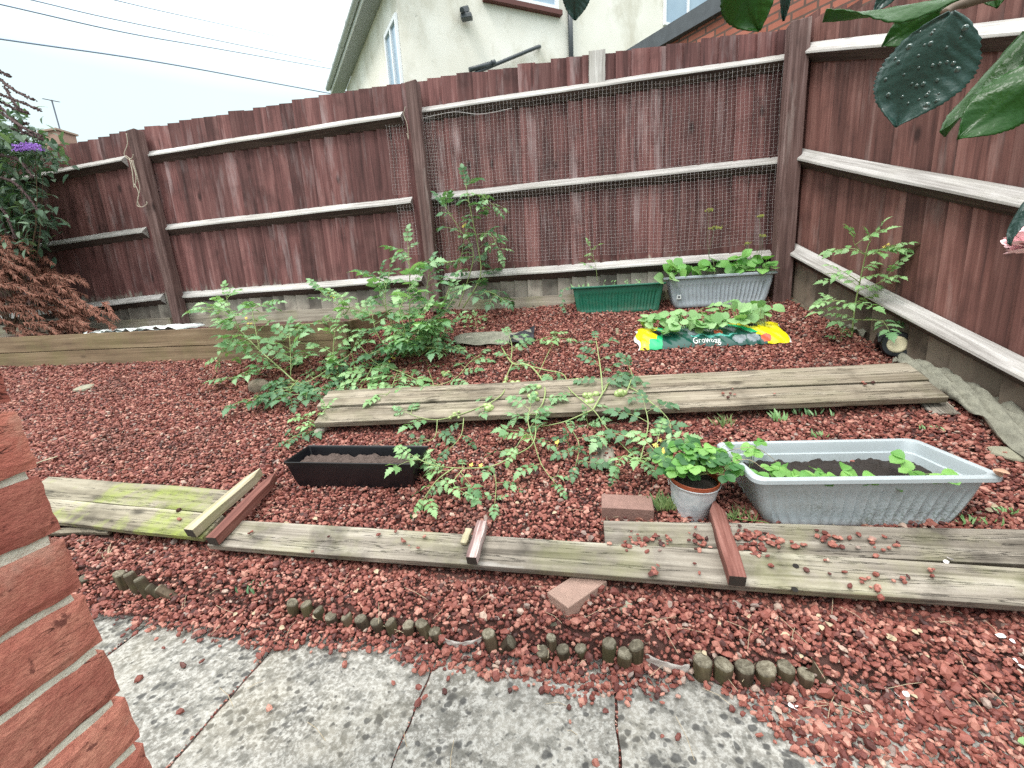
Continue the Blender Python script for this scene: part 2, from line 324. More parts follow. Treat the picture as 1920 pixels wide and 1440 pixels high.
# ------------------------------------------------------------------ gravel, one pile of stuff
ph = (1 + 5 ** .5) / 2
ICO = np.array([(-1, ph, 0), (1, ph, 0), (-1, -ph, 0), (1, -ph, 0), (0, -1, ph), (0, 1, ph), (0, -1, -ph), (0, 1, -ph), (ph, 0, -1), (ph, 0, 1), (-ph, 0, -1), (-ph, 0, 1)]) / math.sqrt(1 + ph * ph)
ICF = np.array([(0, 11, 5), (0, 5, 1), (0, 1, 7), (0, 7, 10), (0, 10, 11), (1, 5, 9), (5, 11, 4), (11, 10, 2), (10, 7, 6), (7, 1, 8), (3, 9, 4), (3, 4, 2), (3, 2, 6), (3, 6, 8), (3, 8, 9), (4, 9, 5), (2, 4, 11), (6, 2, 10), (8, 6, 7), (9, 8, 1)])
def stones(P, rad, tilt=.9):
    n = len(P); V = np.repeat(ICO[None], n, 0) * rng.uniform(.72, 1.18, (n, 12, 1))
    V = V * (rad[:, None] * rng.uniform([.85, .62, .45], [1.35, 1.05, .8], (n, 3)))[:, None, :]
    a = rng.uniform(0, 2 * np.pi, n); ca, sa = np.cos(a), np.sin(a); Rz = np.zeros((n, 3, 3)); Rz[:, 0, 0] = ca; Rz[:, 0, 1] = -sa; Rz[:, 1, 0] = sa; Rz[:, 1, 1] = ca; Rz[:, 2, 2] = 1
    b = rng.normal(0, .45 * tilt, n); cb, sb = np.cos(b), np.sin(b); Rx = np.zeros((n, 3, 3)); Rx[:, 0, 0] = 1; Rx[:, 1, 1] = cb; Rx[:, 1, 2] = -sb; Rx[:, 2, 1] = sb; Rx[:, 2, 2] = cb
    b = rng.normal(0, .45 * tilt, n); cb, sb = np.cos(b), np.sin(b); Ry = np.zeros((n, 3, 3)); Ry[:, 1, 1] = 1; Ry[:, 0, 0] = cb; Ry[:, 0, 2] = sb; Ry[:, 2, 0] = -sb; Ry[:, 2, 2] = cb
    V = np.einsum('nij,nkj->nki', np.einsum('nij,njk->nik', Rz, np.einsum('nij,njk->nik', Rx, Ry)), V)
    return V + P[:, None, :]
EDX = [-4, -1.98, -1.68, -1.4, -1.15, -.97, -.7, -.53, -.37, -.05, .07, .2, .30, .36, .42, .48, .54, .62, .75, .9]
EDY = [1.22, 1.19, 1.17, 1.15, 1.115, 1.15, 1.155, 1.095, 1.12, 1.065, 1.07, 1.12, 1.16, 1.14, 1.10, 1.03, .95, .80, .5, .2]
def project(P):
    d = (P - EYE) @ R; return CX + F * d[:, 0] / d[:, 2], CY + F * d[:, 1] / d[:, 2], d[:, 2]
def gravel():
    sp = .0136; xs_, ys_ = np.meshgrid(np.arange(-6.2, 2.4, sp), np.arange(.25, 3.97, sp)); x = xs_.ravel(); y = ys_.ravel(); n = len(x)
    x = x + rng.uniform(-.5, .5, n) * sp; y = y + rng.uniform(-.5, .5, n) * sp
    fx = 1.58 + .263 / .965 * (3.95 - y); ed = np.interp(x, EDX, EDY) + .018 * np.sin(x * 23) + .012 * np.sin(x * 61)
    keep = (x < fx - .01) & ((y > ed) | (rng.random(n) < .45 * np.exp(-(ed - y) / .018) + .0035 * (y > ed - .35)))
    keep &= ~((x < -1.92) & (y > 3.17))
    P = np.stack([x, y, hgt(x, y)], 1); px, py, dz = project(P); keep &= (dz > .2) & (px > -420) & (px < 2400) & (py < 2000)
    P = P[keep]; n = len(P)
    for (A_0, B_0, w_) in FOOT:
        X_ = np.array((B_0 - A_0).normalized())[:2]; L_ = (B_0 - A_0).length; q = P[:, :2] - np.array(A_0)[:2]; t = q @ X_; nn = q @ np.array([-X_[1], X_[0]]); P[:, 2] -= .022 * ((t > -.02) & (t < L_ + .02) & (np.abs(nn) < w_ / 2 + .004))
    out = P[:, 1] < np.interp(P[:, 0], EDX, EDY)
    P[:, 2] = np.where(P[:, 1] < 1.19, np.maximum(P[:, 2], .0), P[:, 2]) + np.where(out, .009, rng.uniform(-.003, .006, n))
    rad = rng.lognormal(math.log(.0089), .31, n); rad = np.clip(rad, .006, .019) * np.where(P[:, 0] > .55, 1.08, 1)
    for xj in (-1.745, -1.143, -.530, .062):
        nj = 60; J = np.stack([xj + rng.normal(0, .0018, nj), rng.uniform(.55, 1.15, nj), np.full(nj, -.003)], 1); P = np.concatenate([P, J]); rad = np.concatenate([rad, rng.uniform(.0025, .005, nj)])
    n = len(P); V1 = stones(P, rad)
    k = rng.random(n) < .33; Q = P[k] + np.stack([rng.uniform(-.008, .008, k.sum()), rng.uniform(-.008, .008, k.sum()), rng.uniform(.006, .014, k.sum())], 1)
    k2 = Q[:, 1] > np.interp(Q[:, 0], EDX, EDY) + .02; Q = Q[k2]; V2 = stones(Q, np.clip(rng.lognormal(math.log(.0087), .34, len(Q)), .005, .019), 1.3)
    return [V1, V2]
GV = []; FOOT = []
def strew(lst, z_of, n, spread, r=.0095):
    P = []
    for i in range(n):
        p = random.choice(lst); q = (p[0] + random.gauss(0, spread[0]), p[1] + random.gauss(0, spread[1])); g = z_of(q); P.append((g.x, g.y, g.z + .005))
    if P: GV.append(stones(np.array(P), np.clip(rng.lognormal(math.log(r), .3, len(P)), .004, .016), .5))

def boardobj(name, parent, A, B, w, t, mat, up=(0, 0, 1), nseg=14, wob=.0015, point=0, bevel=.0025, origin=None, endm=None):
    """a plank with its grain along its own x axis; A and B are the ends of its centre line"""
    A = Vector(A); B = Vector(B); ln = (B - A).length; X = (B - A).normalized(); Z = Vector(up); Z = (Z - X * Z.dot(X)).normalized(); Y = Z.cross(X)
    mb = MB(); v = []; f = []; ph_ = random.uniform(0, 9)
    us = [i / nseg for i in range(nseg + 1)]
    if point: us = [u * (1 - point / ln) for u in us[:-3]] + [1 - point / ln, 1 - point / ln * .5, 1.0]; nseg = len(us) - 1
    for i in range(nseg + 1):
        u = us[i]; x = -ln / 2 + ln * u; k = 1.0
        if point and x > ln / 2 - point: k = max(.12, (ln / 2 - x) / point)
        for (sy, sz) in ((-1, -1), (1, -1), (1, 1), (-1, 1)):
            v.append((x, sy * w / 2 * k + wob * math.sin(u * 11 + ph_ + sy) , sz * t / 2 + wob * .6 * math.sin(u * 7 + ph_ * 2)))
    for i in range(nseg):
        for j in range(4): a = i * 4; f.append((a + j, a + (j + 1) % 4, a + 4 + (j + 1) % 4, a + 4 + j))
    f += [(3, 2, 1, 0), tuple(nseg * 4 + j for j in range(4))]
    mb.add(v, f)
    if endm: mb.m[-2] = 1
    o = mb.build(name, [mat, endm] if endm else mat, origin=(0, 0, 0), bevel=bevel)
    Mx = Matrix((X, Y, Z)).transposed().to_4x4(); Mx.translation = (A + B) / 2
    if parent: o.parent = parent; Mx.translation = Mx.translation - wloc(parent)
    o.matrix_local = Mx; return o

def arris(name, parent, A, B, out, h=.115, d=.062):
    """triangular rail along A-B; out = horizontal unit vector towards the viewer"""
    A = Vector(A); B = Vector(B); X = (B - A).normalized(); ln = (B - A).length; O = Vector(out); O = (O - X * O.dot(X)).normalized(); Z = X.cross(O)
    if Z.z < 0: Z = -Z
    Y = Z.cross(X); s = 1 if Y.dot(O) > 0 else -1
    mb = MB(); n = 16; v = []; ph_ = random.uniform(0, 9)
    for i in range(n + 1):
        x = -ln / 2 + ln * i / n; w = .0022 * math.sin(i * .9 + ph_)
        v += [(x, 0, h / 2 + w), (x, s * d + w, .006 + w), (x, s * d + w, -.008 + w), (x, 0, -h / 2 + w)]
    f = []; m = []
    for i in range(n):
        a = i * 4
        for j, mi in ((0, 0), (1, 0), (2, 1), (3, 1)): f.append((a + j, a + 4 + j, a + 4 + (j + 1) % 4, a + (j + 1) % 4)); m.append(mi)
    f += [(0, 1, 2, 3), (n * 4 + 3, n * 4 + 2, n * 4 + 1, n * 4)]; m += [0, 0]
    if s > 0: f = [q[::-1] for q in f]
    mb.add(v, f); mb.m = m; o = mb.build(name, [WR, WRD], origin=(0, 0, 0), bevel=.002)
    Mx = Matrix((X, Y, Z)).transposed().to_4x4(); Mx.translation = (A + B) / 2 - (wloc(parent) if parent else Vector()); o.parent = parent; o.matrix_local = Mx; return o

def feather(name, parent, P0, dr, s0, s1, zb, zt, mat, out, bw=.130):
    """overlapping feather-edge boards along one bay, as one panel"""
    mb = MB(); P0 = Vector((*P0, 0)); D = Vector((*dr, 0)); O = Vector(out); s = s0
    while s < s1 - .01:
        w = min(bw * random.uniform(.92, 1.08), s1 - s); e = min(s + w + .012, s1)
        t0 = .004 + random.uniform(0, .002); t1 = .022 + random.uniform(0, .005); dzt = random.uniform(-.009, .009); a = P0 + D * s; b = P0 + D * e
        nz = 5; v = []; ztm = zt((s + e) / 2) + dzt; zbm = zb((s + e) / 2)
        sl = (zt(e) - zt(s)) * .0; warp = random.uniform(-.003, .003)
        for i in range(nz + 1):
            z = zbm + (ztm - zbm) * i / nz; wv = warp * math.sin(i * 1.3)
            for q, t in ((a, t1), (b, t0)):
                for oo in (0, t): p = q + O * (oo + (.004 if q is a else 0) + (wv if oo else 0)); v.append((p.x, p.y, z + (sl if q is b else 0) * .5))
        f = []
        for i in range(nz):
            k = i * 4; f += [(k + 1, k + 3, k + 7, k + 5), (k, k + 4, k + 6, k + 2), (k, k + 1, k + 5, k + 4), (k + 2, k + 6, k + 7, k + 3)]
        f += [(0, 2, 3, 1), (nz * 4, nz * 4 + 1, nz * 4 + 3, nz * 4 + 2)]
        mb.add(v, f); s += w
    return mb.build(name, mat, parent)

# ------------------------------------------------------------------ back fence
FY = 3.95
bf = empty('back_fence', (-1.4, FY, 1.05), 'long reddish brown feather-edge fence across the back with three grey rails', 'fence')
topz = lambda x: np.interp(x, [-9, -5.64, -4.34, -2.1, .04, 1.6], [2.83, 2.915, 2.965, 3.02, 3.02, 2.99])
def btop(s): return float(topz(s - 9))
posts = [(-4.31, 2.965), (-1.435, 3.0), (1.575, 3.05)]
for s0, s1 in ((.8, 4.69), (4.69, 7.565), (7.565, 10.60)):
    feather('board_panel', bf, (-9, FY), (1, 0), s0, s1, lambda s: 1.15, btop, WB, (0, -1, 0))
for (x, zt_), bz in zip(posts, (1.0, .95, .9)):
    w = .10 if x < 1 else .13
    top = (Yp((253, 246), 3.84), Yp((773, 156), 3.84), Yp((1498, 42), 3.80))[posts.index((x, zt_))]
    bot = (Yp((342, 606), 3.84), Yp((818, 560), 3.84), Yp((1461, 566), 3.80))[posts.index((x, zt_))]
    bot.z -= .12; bot.y = top.y
    mb = MB(); n = 10; vs = []
    for i in range(n + 1):
        c = bot.lerp(top, i / n); dd = .0015 * math.sin(i * 2.1 + x)
        for (a, b) in ((-1, -1), (1, -1), (1, 1), (-1, 1)): vs.append((c.x + a * w / 2 + dd, c.y + b * .05 + dd, c.z + (.006 * a if i == n else 0)))
    fs = [(i * 4 + j, i * 4 + (j + 1) % 4, i * 4 + 4 + (j + 1) % 4, i * 4 + 4 + j) for i in range(n) for j in range(4)] + [(3, 2, 1, 0), (n * 4, n * 4 + 1, n * 4 + 2, n * 4 + 3)]
    mb.add(vs, fs); mb.build('post', WP, bf, bevel=.006)
RY = FY - .022
rails = [[(80, 322, 240, 291), (275, 285, 757, 210), (790, 203, 1478, 104)], [(40, 459, 278, 424), (310, 420, 775, 369), (805, 364, 1458, 296)], [(60, 580, 310, 548), (340, 546, 795, 513), (835, 512, 1443, 470)]]
for ri, row in enumerate(rails):
    for (a, b, c, d) in row:
        A = Yp((a, b + 12), RY); B = Yp((c, d + 12), RY)
        if a < 100: X = (A - B).normalized(); A = A + X * 2.5
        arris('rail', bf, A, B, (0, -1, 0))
for (a, b) in ((-9, -4.36), (-4.26, -1.49), (-1.38, 1.52)):
    boardobj('gravel_board', bf, (a, FY - .035, 1.09), (b, FY - .035, 1.075), .15, .03, WG, up=(0, -1, 0))

pb = Yp((1119, 130), FY - .04); o = boardobj('replacement_board', bf, (pb.x, FY - .034, 2.80), (pb.x + .004, FY - .034, 3.035), .128, .012, WR, up=(0, -1, 0), nseg=4); o['label'] = 'bare grey board end'
# ------------------------------------------------------------------ side fence, stepping down the bank
SP, SD = (1.60, 3.93), Vector((.263, -.965, 0)).normalized(); SO = Vector((-SD.y, SD.x, 0)); SO = SO if SO.x < 0 else -SO
sf = empty('side_fence', (1.9, 2.8, .7), 'reddish brown fence on the right running down the bank with pale sloping rails', 'fence')
feather('board_panel', sf, (SP[0] + .02, SP[1] - .02), (SD.x, SD.y), 0, 3.9, lambda s: 1.03 - .445 * s, lambda s: 3.05 - .432 * s, WBR, tuple(SO), .118)
def sp(s, z, o=0): return (SP[0] + SD.x * s + SO.x * o, SP[1] + SD.y * s + SO.y * o, z)
for z0, sl in ((2.815, .429), (2.12, .427), (1.445, .452)):
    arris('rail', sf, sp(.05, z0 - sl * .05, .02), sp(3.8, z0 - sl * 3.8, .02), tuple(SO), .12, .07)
boardobj('gravel_board', sf, sp(.08, .985, .03), sp(3.7, .985 - .45 * 3.62, .03), .15, .03, wood('green_gravel_board', (.06, .05, .035), (.16, .14, .10), (.27, .24, .19), 0, algae=.5, acol=(.13, .14, .06)), up=tuple(SO))
mb = MB(); c = Vector(sp(3.85, .2, .03)); mb.box(c, (.1, .1, 2.6)); mb.build('post', WP, sf, bevel=.005)

# ------------------------------------------------------------------ wire netting on the back fence
WIRE = simple('galvanised_wire', (.62, .59, .58), .45, spec=.6)
mb = MB(); cell = .031
def net(x0, x1, z0, z1, y):
    wob = lambda x, z: (x + .004 * math.sin(z * 9 + x * 5), y - .012 * (.5 + .5 * math.sin(x * 4 + z * 3)), z + .006 * math.sin(x * 6.1) + .004 * math.sin(x * 17))
    x = x0
    while x < x1:
        mb.tube([wob(x, z0 + (z1 - z0) * i / 10) for i in range(11)], .00045, 3, False); x += cell * random.choice((1, 1, 1, .96, 1.05))
    z = z0
    while z < z1:
        n = max(4, int((x1 - x0) / .12)); mb.tube([wob(x0 + (x1 - x0) * i / n, z) for i in range(n + 1)], .00045, 3, False); z += cell * .88
net(-1.36, 1.49, 1.47, 2.06, 3.862); net(-1.36, 1.50, 2.12, 2.74, 3.862)
net(-1.66, -1.50, 1.60, 2.03, 3.866); net(-1.68, -1.50, 2.12, 2.68, 3.866); net(-1.37, -1.24, 2.15, 2.72, 3.855)
mb.tube(smooth_path([Yp(p, 3.84) for p in [(791, 222), (850, 210), (900, 214), (960, 203)]]), .0016, 4)
o = mb.build('wire_netting', WIRE); tag(o, 'square galvanised wire netting stapled over the back fence between two posts', 'wire netting')
# string on the left post
STR = simple('pale_garden_string', (.50, .45, .36), .9, 80, .3)
mb = MB()
for pts, r in (([(237, 250), (239, 270), (233, 290), (243, 300)], .0035), ([(236, 292), (246, 298), (250, 290)], .004), ([(243, 298), (248, 320), (252, 352), (255, 330), (246, 300)], .0045), ([(249, 300), (257, 330), (262, 355), (258, 375), (264, 388), (275, 383), (275, 378)], .003), ([(252, 345), (260, 362), (257, 384), (263, 388)], .004)):
    mb.tube(smooth_path([Yp(p, 3.775 + random.uniform(-.004, .004)) for p in pts]), r, 5)
o = mb.build('garden_string', STR, smooth=True); tag(o, 'knotted pale string hanging from the left post of the back fence', 'string')
mb = MB(); mb.tube(smooth_path([Yp(p, 3.78) for p in [(760, 200), (757, 215), (763, 232), (766, 262), (763, 250)]]), .0022, 5)
o = mb.build('garden_string', STR, smooth=True); tag(o, 'short pale string looped round the top of the middle fence post', 'string')

# ------------------------------------------------------------------ raised bed
rb = empty('raised_bed', (-3.7, 3.15, .78), 'long low raised bed of two stacked brown sleepers in front of the back fence', 'raised bed')
boardobj('sleeper', rb, (-7.6, 3.175, .84), (-1.92, 3.175, .835), .145, .045, WS, up=(0, -1, 0), nseg=30)
boardobj('sleeper', rb, (-7.6, 3.177, .992), (-1.90, 3.177, .982), .142, .048, WS, up=(0, -1, 0), nseg=30)
boardobj('end_board', rb, (-1.895, 3.21, .93), (-1.875, 3.86, .98), .25, .04, WS, up=(1, 0, 0))
def bedz(x, y): return .985 + .012 * np.sin(x * 9) * np.sin(y * 14) + (y - 3.2) * .06
g = grid(-7.6, -1.92, 3.2, 3.93, 90, 16, bedz).build('soil', SOILB, rb, smooth=True)
# paper-like sheets lying in the bed
mb = MB(); SHEET = simple('torn_white_sheeting', (.62, .66, .64), .6, 6, .3)
for k in range(9):
    cx = -4.55 + k * .105; cy = 3.42 + random.uniform(-.1, .16); n = 7; v = []
    for j in range(n):
        for i in range(n):
            v.append((cx + (i / 6 - .5) * .26 + .02 * math.sin(j * 2 + k), cy + (j / 6 - .5) * .3, 1.058 + .012 * math.sin(i * 1.9 + k * 2.3) + random.uniform(-.012, .014) + .015 * k / 9))
    mb.add(v, [(j * n + i, j * n + i + 1, (j + 1) * n + i + 1, (j + 1) * n + i) for j in range(n - 1) for i in range(n - 1)])
o = mb.build('plastic_sheeting', SHEET, smooth=True, solid=.002); tag(o, 'crumpled torn white sheeting lying inside the raised bed near the left post', 'sheeting')

# ------------------------------------------------------------------ planks
PD = .018
def GP(p, dz): return G(p, dz + PD)
def plank(pf0, pf1, pb0, pb1, dz, t, mat, label, split=False, group='weathered planks lying on the gravel'):
    a, b, c, d = GP(pf0, dz), GP(pf1, dz), GP(pb0, dz), GP(pb1, dz)
    A = (a + c) / 2; B = (b + d) / 2; ldir = (B - A).normalized(); w = (((c - a) - ldir * (c - a).dot(ldir)).length + ((d - b) - ldir * (d - b).dot(ldir)).length) / 2 * .97; up = (b - a).cross(c - a).normalized()
    o = boardobj('plank', None, A - up * t / 2, B - up * t / 2, w, t, mat, up=up, nseg=24, wob=.002)
    FOOT.append((A, B, w)); tag(o, label, 'plank', group); return o
plank((598, 762), (1742, 712), (612, 733), (1700, 679), .07, .035, WPL, 'upper back plank of the long pair lying behind the two troughs, under the tomato vine')
plank((600, 793), (1780, 744), (597, 765), (1741, 714), .066, .035, WPL, 'upper front plank of the long pair, nearer the camera, crossed by the tomato vine')
pk = plank((385, 1021), (1990, 1147), (432, 975), (1990, 1066), .055, .03, WPD, 'long front plank nearest the patio with stakes and a few red stones on it')
for hp, hr in (((1492, 1061), .011), ((1490, 1105), .0115)):
    c = GP(hp, .0585); mb = MB(); mb.add([c + Vector((math.cos(t * .524) * hr * random.uniform(.85, 1.1), math.sin(t * .524) * hr * .8, SL * math.sin(t * .524) * hr * .8)) for t in range(12)], [tuple(range(12))])
    h_ = mb.build('knot_hole', simple('knot_hole_dark', (.012, .010, .008), .95), origin=c); Mw = h_.matrix_world.copy(); h_.parent = pk; h_.matrix_parent_inverse = Matrix.Identity(4); h_.matrix_basis = pk.matrix_basis.inverted() @ Matrix.Translation(c)
plank((1140, 1028), (1990, 1063), (1127, 977), (1990, 990), .045, .028, WPD, 'grey stained plank in front of the big grey trough, strewn with red stones')
plank((84, 934), (400, 962), (50, 889), (424, 918), .060, .025, WPG, 'back board of the mossy yellow green pair beside the brick corner')
plank((70, 976), (398, 1013), (50, 930), (400, 962), .061, .025, WPG, 'front board of the mossy yellow green pair beside the brick corner')
plank((60, 1000), (212, 998), (40, 990), (200, 989), .02, .02, WPL, 'thin pale board poking out under the mossy boards')
strew([(1180, 1020), (1190, 1015), (1215, 1025), (1240, 1015), (1300, 1000), (1310, 1020)], lambda q: GP(q, .052), 55, (12, 7))
strew([(1400, 1005), (1415, 1010), (1440, 1012), (1395, 1025), (1410, 1035), (1385, 1000), (1470, 1018)], lambda q: GP(q, .052), 75, (14, 8))
strew([(1550, 1005), (1560, 1015), (1500, 1025), (1620, 1015), (1640, 1030), (1570, 1035), (1650, 1015)], lambda q: GP(q, .052), 34, (18, 9))
strew([(1580, 1085), (1630, 1090), (1650, 1100), (1590, 1095), (1540, 1060), (1760, 1075), (1790, 1095), (1700, 1090), (1450, 1065), (1290, 1055), (1235, 1075), (1225, 1065)], lambda q: GP(q, .062), 34, (13, 10))
strew([(740, 1000), (770, 1015), (610, 1030), (840, 1017), (780, 1030), (290, 975), (325, 968), (460, 1000)], lambda q: GP(q, .062), 14, (14, 9))
strew([(1378, 738), (1630, 720), (1420, 735)], lambda q: GP(q, .074), 9, (16, 6))

ENDW = simple('dark_cut_end', (.035, .028, .022), .9, 60, .4)  # near end of each stake, darker than its sides
def stake(p0, p1, dz0, dz1, w, t, mat, label, pt=.0, name='wooden_stake'):
    A = G(p0, dz0 + PD); B = G(p1, dz1 + PD * .7); o = boardobj(name, None, A, B, w, t, mat, nseg=16, wob=.0012, point=pt, endm=ENDW); return tag(o, label, 'stake', 'short wooden stakes lying on the planks')
stake((356, 1000), (490, 884), .098, .055, .052, .046, WSK, 'pale pointed stake lying across the mossy boards, left of the red one', .07)
stake((398, 1015), (517, 893), .094, .045, .052, .044, WRS, 'dark red stake lying beside the pale stake at the mossy boards', .08)
stake((884, 1052), (905, 982), .092, .075, .042, .040, wood('cracked_stake', (.05, .03, .03), (.19, .12, .11), (.48, .42, .40), 0, gs=34), 'short cracked grey stake standing out across the middle of the long front plank')
stake((1383, 1090), (1338, 946), .098, .05, .056, .046, WRS, 'red stake with a pale split end between the bucket and the big grey trough', .06)
o = boardobj('wood_splinter', None, G((869, 1020), .088), G((880, 992), .088), .028, .016, WSK, nseg=4); tag(o, 'small split block of pale wood beside the cracked stake', 'wood block')
mb = MB(); P = Yp((1158, 600), 3.33)
o = boardobj('marker_peg', None, Vector((P.x, P.y, hz(P.x, P.y) - .02)), Vector((P.x - .004, P.y, hz(P.x, P.y) + .06)), .022, .008, WSK, up=(0, -1, 0), nseg=3); tag(o, 'small pale peg standing upright in the gravel left of the growing bag', 'peg')

# ------------------------------------------------------------------ loose block pavers and stones
def paver(c, ax, L_, W_, H_, mat, label, tilt=0.0):
    mb = MB(); rot = Matrix.Rotation(ax, 3, 'Z') @ Matrix.Rotation(tilt, 3, 'X'); mb.box(c, (L_, W_, H_), rot); o = mb.build('paving_brick', mat, bevel=.003)
    o.data.update(); return tag(o, label, 'brick')
a, b = G((1128, 976), .0), G((1226, 983), .0); ax = math.atan2(b.y - a.y, b.x - a.x); m = (a + b) / 2
paver(m + Vector((-math.sin(ax) * .052, math.cos(ax) * .052, .040)), ax, (b - a).length, .104, .064, PAVER, 'dark brown block lying left of the metal bucket', .12)
a, b, c_ = Zp((1066, 1140), .142), Zp((1031, 1104), .142), Zp((1125, 1099), .142); d2 = (c_ - a).normalized(); d1 = Vector((-d2.y, d2.x, 0)); ax = math.atan2(d2.y, d2.x); m = a + d2 * .102 + d1 * .054
paver(Vector((m.x, m.y, .110)), ax, .205, .106, .065, PAVER2, 'buff block poking out diagonally under the long front plank')
STN = simple('grey_green_stone', (.27, .26, .19), .85, 25, .4, bump=.8, bsc=40); STN2 = simple('pale_stone', (.42, .38, .32), .85, 25, .3, bump=.8, bsc=40)
def rock(p, w, d, h, mat, label, dz=0, rot=0, name='stone', cat='stone'):
    c = G(p, dz); n = 12; mb = MB(); v = [Vector((0, 0, h))]; rr = [random.uniform(.75, 1.15) for _ in range(n)]
    for k, (s_, zz) in enumerate(((.6, .95), (.92, .6), (1.0, .0), (.9, -.5))):
        for i in range(n):
            a = 2 * math.pi * i / n; v.append(Vector((math.cos(a) * w / 2 * rr[i] * s_, math.sin(a) * d / 2 * rr[i] * s_, h * zz + random.uniform(-.1, .1) * h)))
    f = [(0, 1 + i, 1 + (i + 1) % n) for i in range(n)]
    for k in range(3): f += [(1 + k * n + i, 1 + (k + 1) * n + i, 1 + (k + 1) * n + (i + 1) % n, 1 + k * n + (i + 1) % n) for i in range(n)]
    Rm = Matrix.Rotation(rot, 3, 'Z') @ Matrix.Identity(3); mb.add([c + Matrix.Rotation(math.atan(SL) * (c.y > 1.2), 3, 'X') @ (Rm @ q) for q in v], f)
    return tag(mb.build(name, mat, smooth=True, sharp=35), label, cat)
rock((1168, 1142), .07, .05, .022, STN, 'rough grey green stone in the gravel below the long front plank', .012)
rock((160, 728), .17, .10, .02, STN, 'flat greenish stone alone in the gravel at the left', .012, .3)
rock((490, 728), .17, .12, .07, simple('brown_stone', (.20, .16, .12), .9, 20, .4, bump=.7), 'brown rock under the left sprawling tomato', .0)
rock((1895, 852), .16, .09, .014, STN, 'flat grey stone at the right edge behind the big trough', .014, -.4)
rock((1035, 1172), .055, .02, .012, STN, 'thin grey stone just behind the log edging', .014)
rock((988, 966), .016, .012, .009, STN2, 'tiny pale pebble in the gravel above the cracked stake', .012)
rock((600, 808), .09, .05, .02, STN2, 'pale stone at the left end of the long plank pair', .012, .9)
rock((880, 638), .1, .06, .03, STN2, 'pale stone right of the bushy tomato', .01)
rock((1500, 1236), .05, .03, .02, simple('dark_clod', (.03, .022, .018), .95, 60, .5, bump=.8), 'dark clod of earth at the right end of the log edging', .02, cat='clod', name='earth_clod')
for p, q, lb in (((1112, 872), (1150, 850), 'grey board end buried in the gravel left of the bucket'), ((1780, 775), (1745, 752), 'rotten board end under the right end of the long planks')):
    A = G(p, .012); B = G(q, .012); o = boardobj('board_end', None, (A + B) / 2 + Vector((-.01, -.06, -.022)), (A + B) / 2 + Vector((.0, .09, .03)), .12, .012, WPD, nseg=5, wob=.004); tag(o, lb, 'board')
o = boardobj('stick', None, G((60, 872), .02), G((108, 855), .03), .014, .006, WSK, nseg=6, wob=.003); tag(o, 'pale split stick by the brick corner', 'stick')

# ------------------------------------------------------------------ log edging
def logobj(parent, base, top, r):
    base = Vector(base); top = Vector(top); ax = (top - base).normalized(); base = base - ax * .05
    n = 12; mb = MB(); a = ax.cross(Vector((0, 1, 0))).normalized(); b = ax.cross(a); v = []; tl = random.uniform(-.12, .12)
    rr = [r * random.uniform(.90, 1.06) for _ in range(n)]; tl = random.uniform(-.35, .35)
    for (t, s_) in ((0, 1), (.4, .99), (.8, 1.0), (.955, .98), (1, .86)):
        for j in range(n):
            an = 2 * math.pi * j / n; q = base.lerp(top, t) + (a * math.cos(an) + b * math.sin(an)) * rr[j] * s_
            if t > .9: q = q + ax * (tl * r * math.cos(an))
            v.append(q)
    v.append(top + ax * .002)
    f = [(k * n + j, k * n + (j + 1) % n, (k + 1) * n + (j + 1) % n, (k + 1) * n + j) for k in range(4) for j in range(n)]
    f += [(4 * n + j, 4 * n + (j + 1) % n, 5 * n) for j in range(n)]
    mb.add(v, f); mb.m = [0] * (3 * n) + [1] * (2 * n)
    # orient outward
    o = mb.build('log', [WLG, WLT], parent, smooth=True, sharp=40)
    return o
def edging(label, items):
    dt, db = (8, -8) if items[0][2] > .0265 else (4, -3)
    items = [((t[0], t[1] + dt), (b[0], b[1] + db), q) for t, b, q in items]
    pts = [G(b, 0) for _, b, _ in items]; c = sum(pts, Vector()) / len(pts)
    root = empty('log_edging', c, label, 'log edging', 'sections of half log edging along the patio') if len(items) > 1 else None
    for (t, b, r), B in zip(items, pts):
        o = logobj(root, B, Yp(t, B.y - .004), r)
        if root is None: o.name = 'edging_log'; tag(o, label, 'log')
edging('leaning group of five short logs near the brick corner', [((222, 1070), (236, 1105), .022), ((240, 1071), (260, 1112), .021), ((260, 1080), (280, 1119), .021), ((278, 1096), (300, 1119), .019), ((296, 1100), (322, 1120), .020)])
edging('longest unbroken row of eleven short logs along the patio edge', [((548, 1124), (552, 1154), .021), ((573, 1127), (580, 1154), .021), ((595, 1138), (602, 1160), .020), ((619, 1150), (626, 1168), .023), ((648, 1150), (655, 1171), .021),
       ((674, 1155), (684, 1179), .022), ((704, 1160), (711, 1180), .022), ((731, 1160), (737, 1184), .021), ((765, 1166), (768, 1190), .023), ((789, 1163), (800, 1192), .021), ((813, 1178), (822, 1196), .022)])
edging('single upright log standing alone after the longest row', [((915, 1182), (922, 1211), .023)])
edging('single leaning log next to the lone upright one', [((960, 1198), (950, 1216), .023)])
edging('group of four logs half buried in gravel in the middle', [((1033, 1190), (1036, 1222), .018), ((1017, 1216), (1019, 1230), .024), ((1055, 1211), (1057, 1233), .022), ((1088, 1210), (1090, 1229), .021)])
edging('cluster of three taller greenish logs right of the buried four', [((1142, 1200), (1142, 1236), .024), ((1193, 1204), (1192, 1238), .024), ((1172, 1219), (1170, 1247), .025)])
edging('row of six thick dark logs at the right end of the edging', [((1317, 1228), (1316, 1268), .029), ((1357, 1235), (1354, 1275), .029), ((1397, 1240), (1394, 1279), .028), ((1437, 1244), (1433, 1279), .029), ((1474, 1240), (1470, 1276), .027), ((1512, 1254), (1508, 1286), .024)])
edging('pale rotten log fallen over at the far right end of the edging', [((1560, 1292), (1532, 1268), .022)])
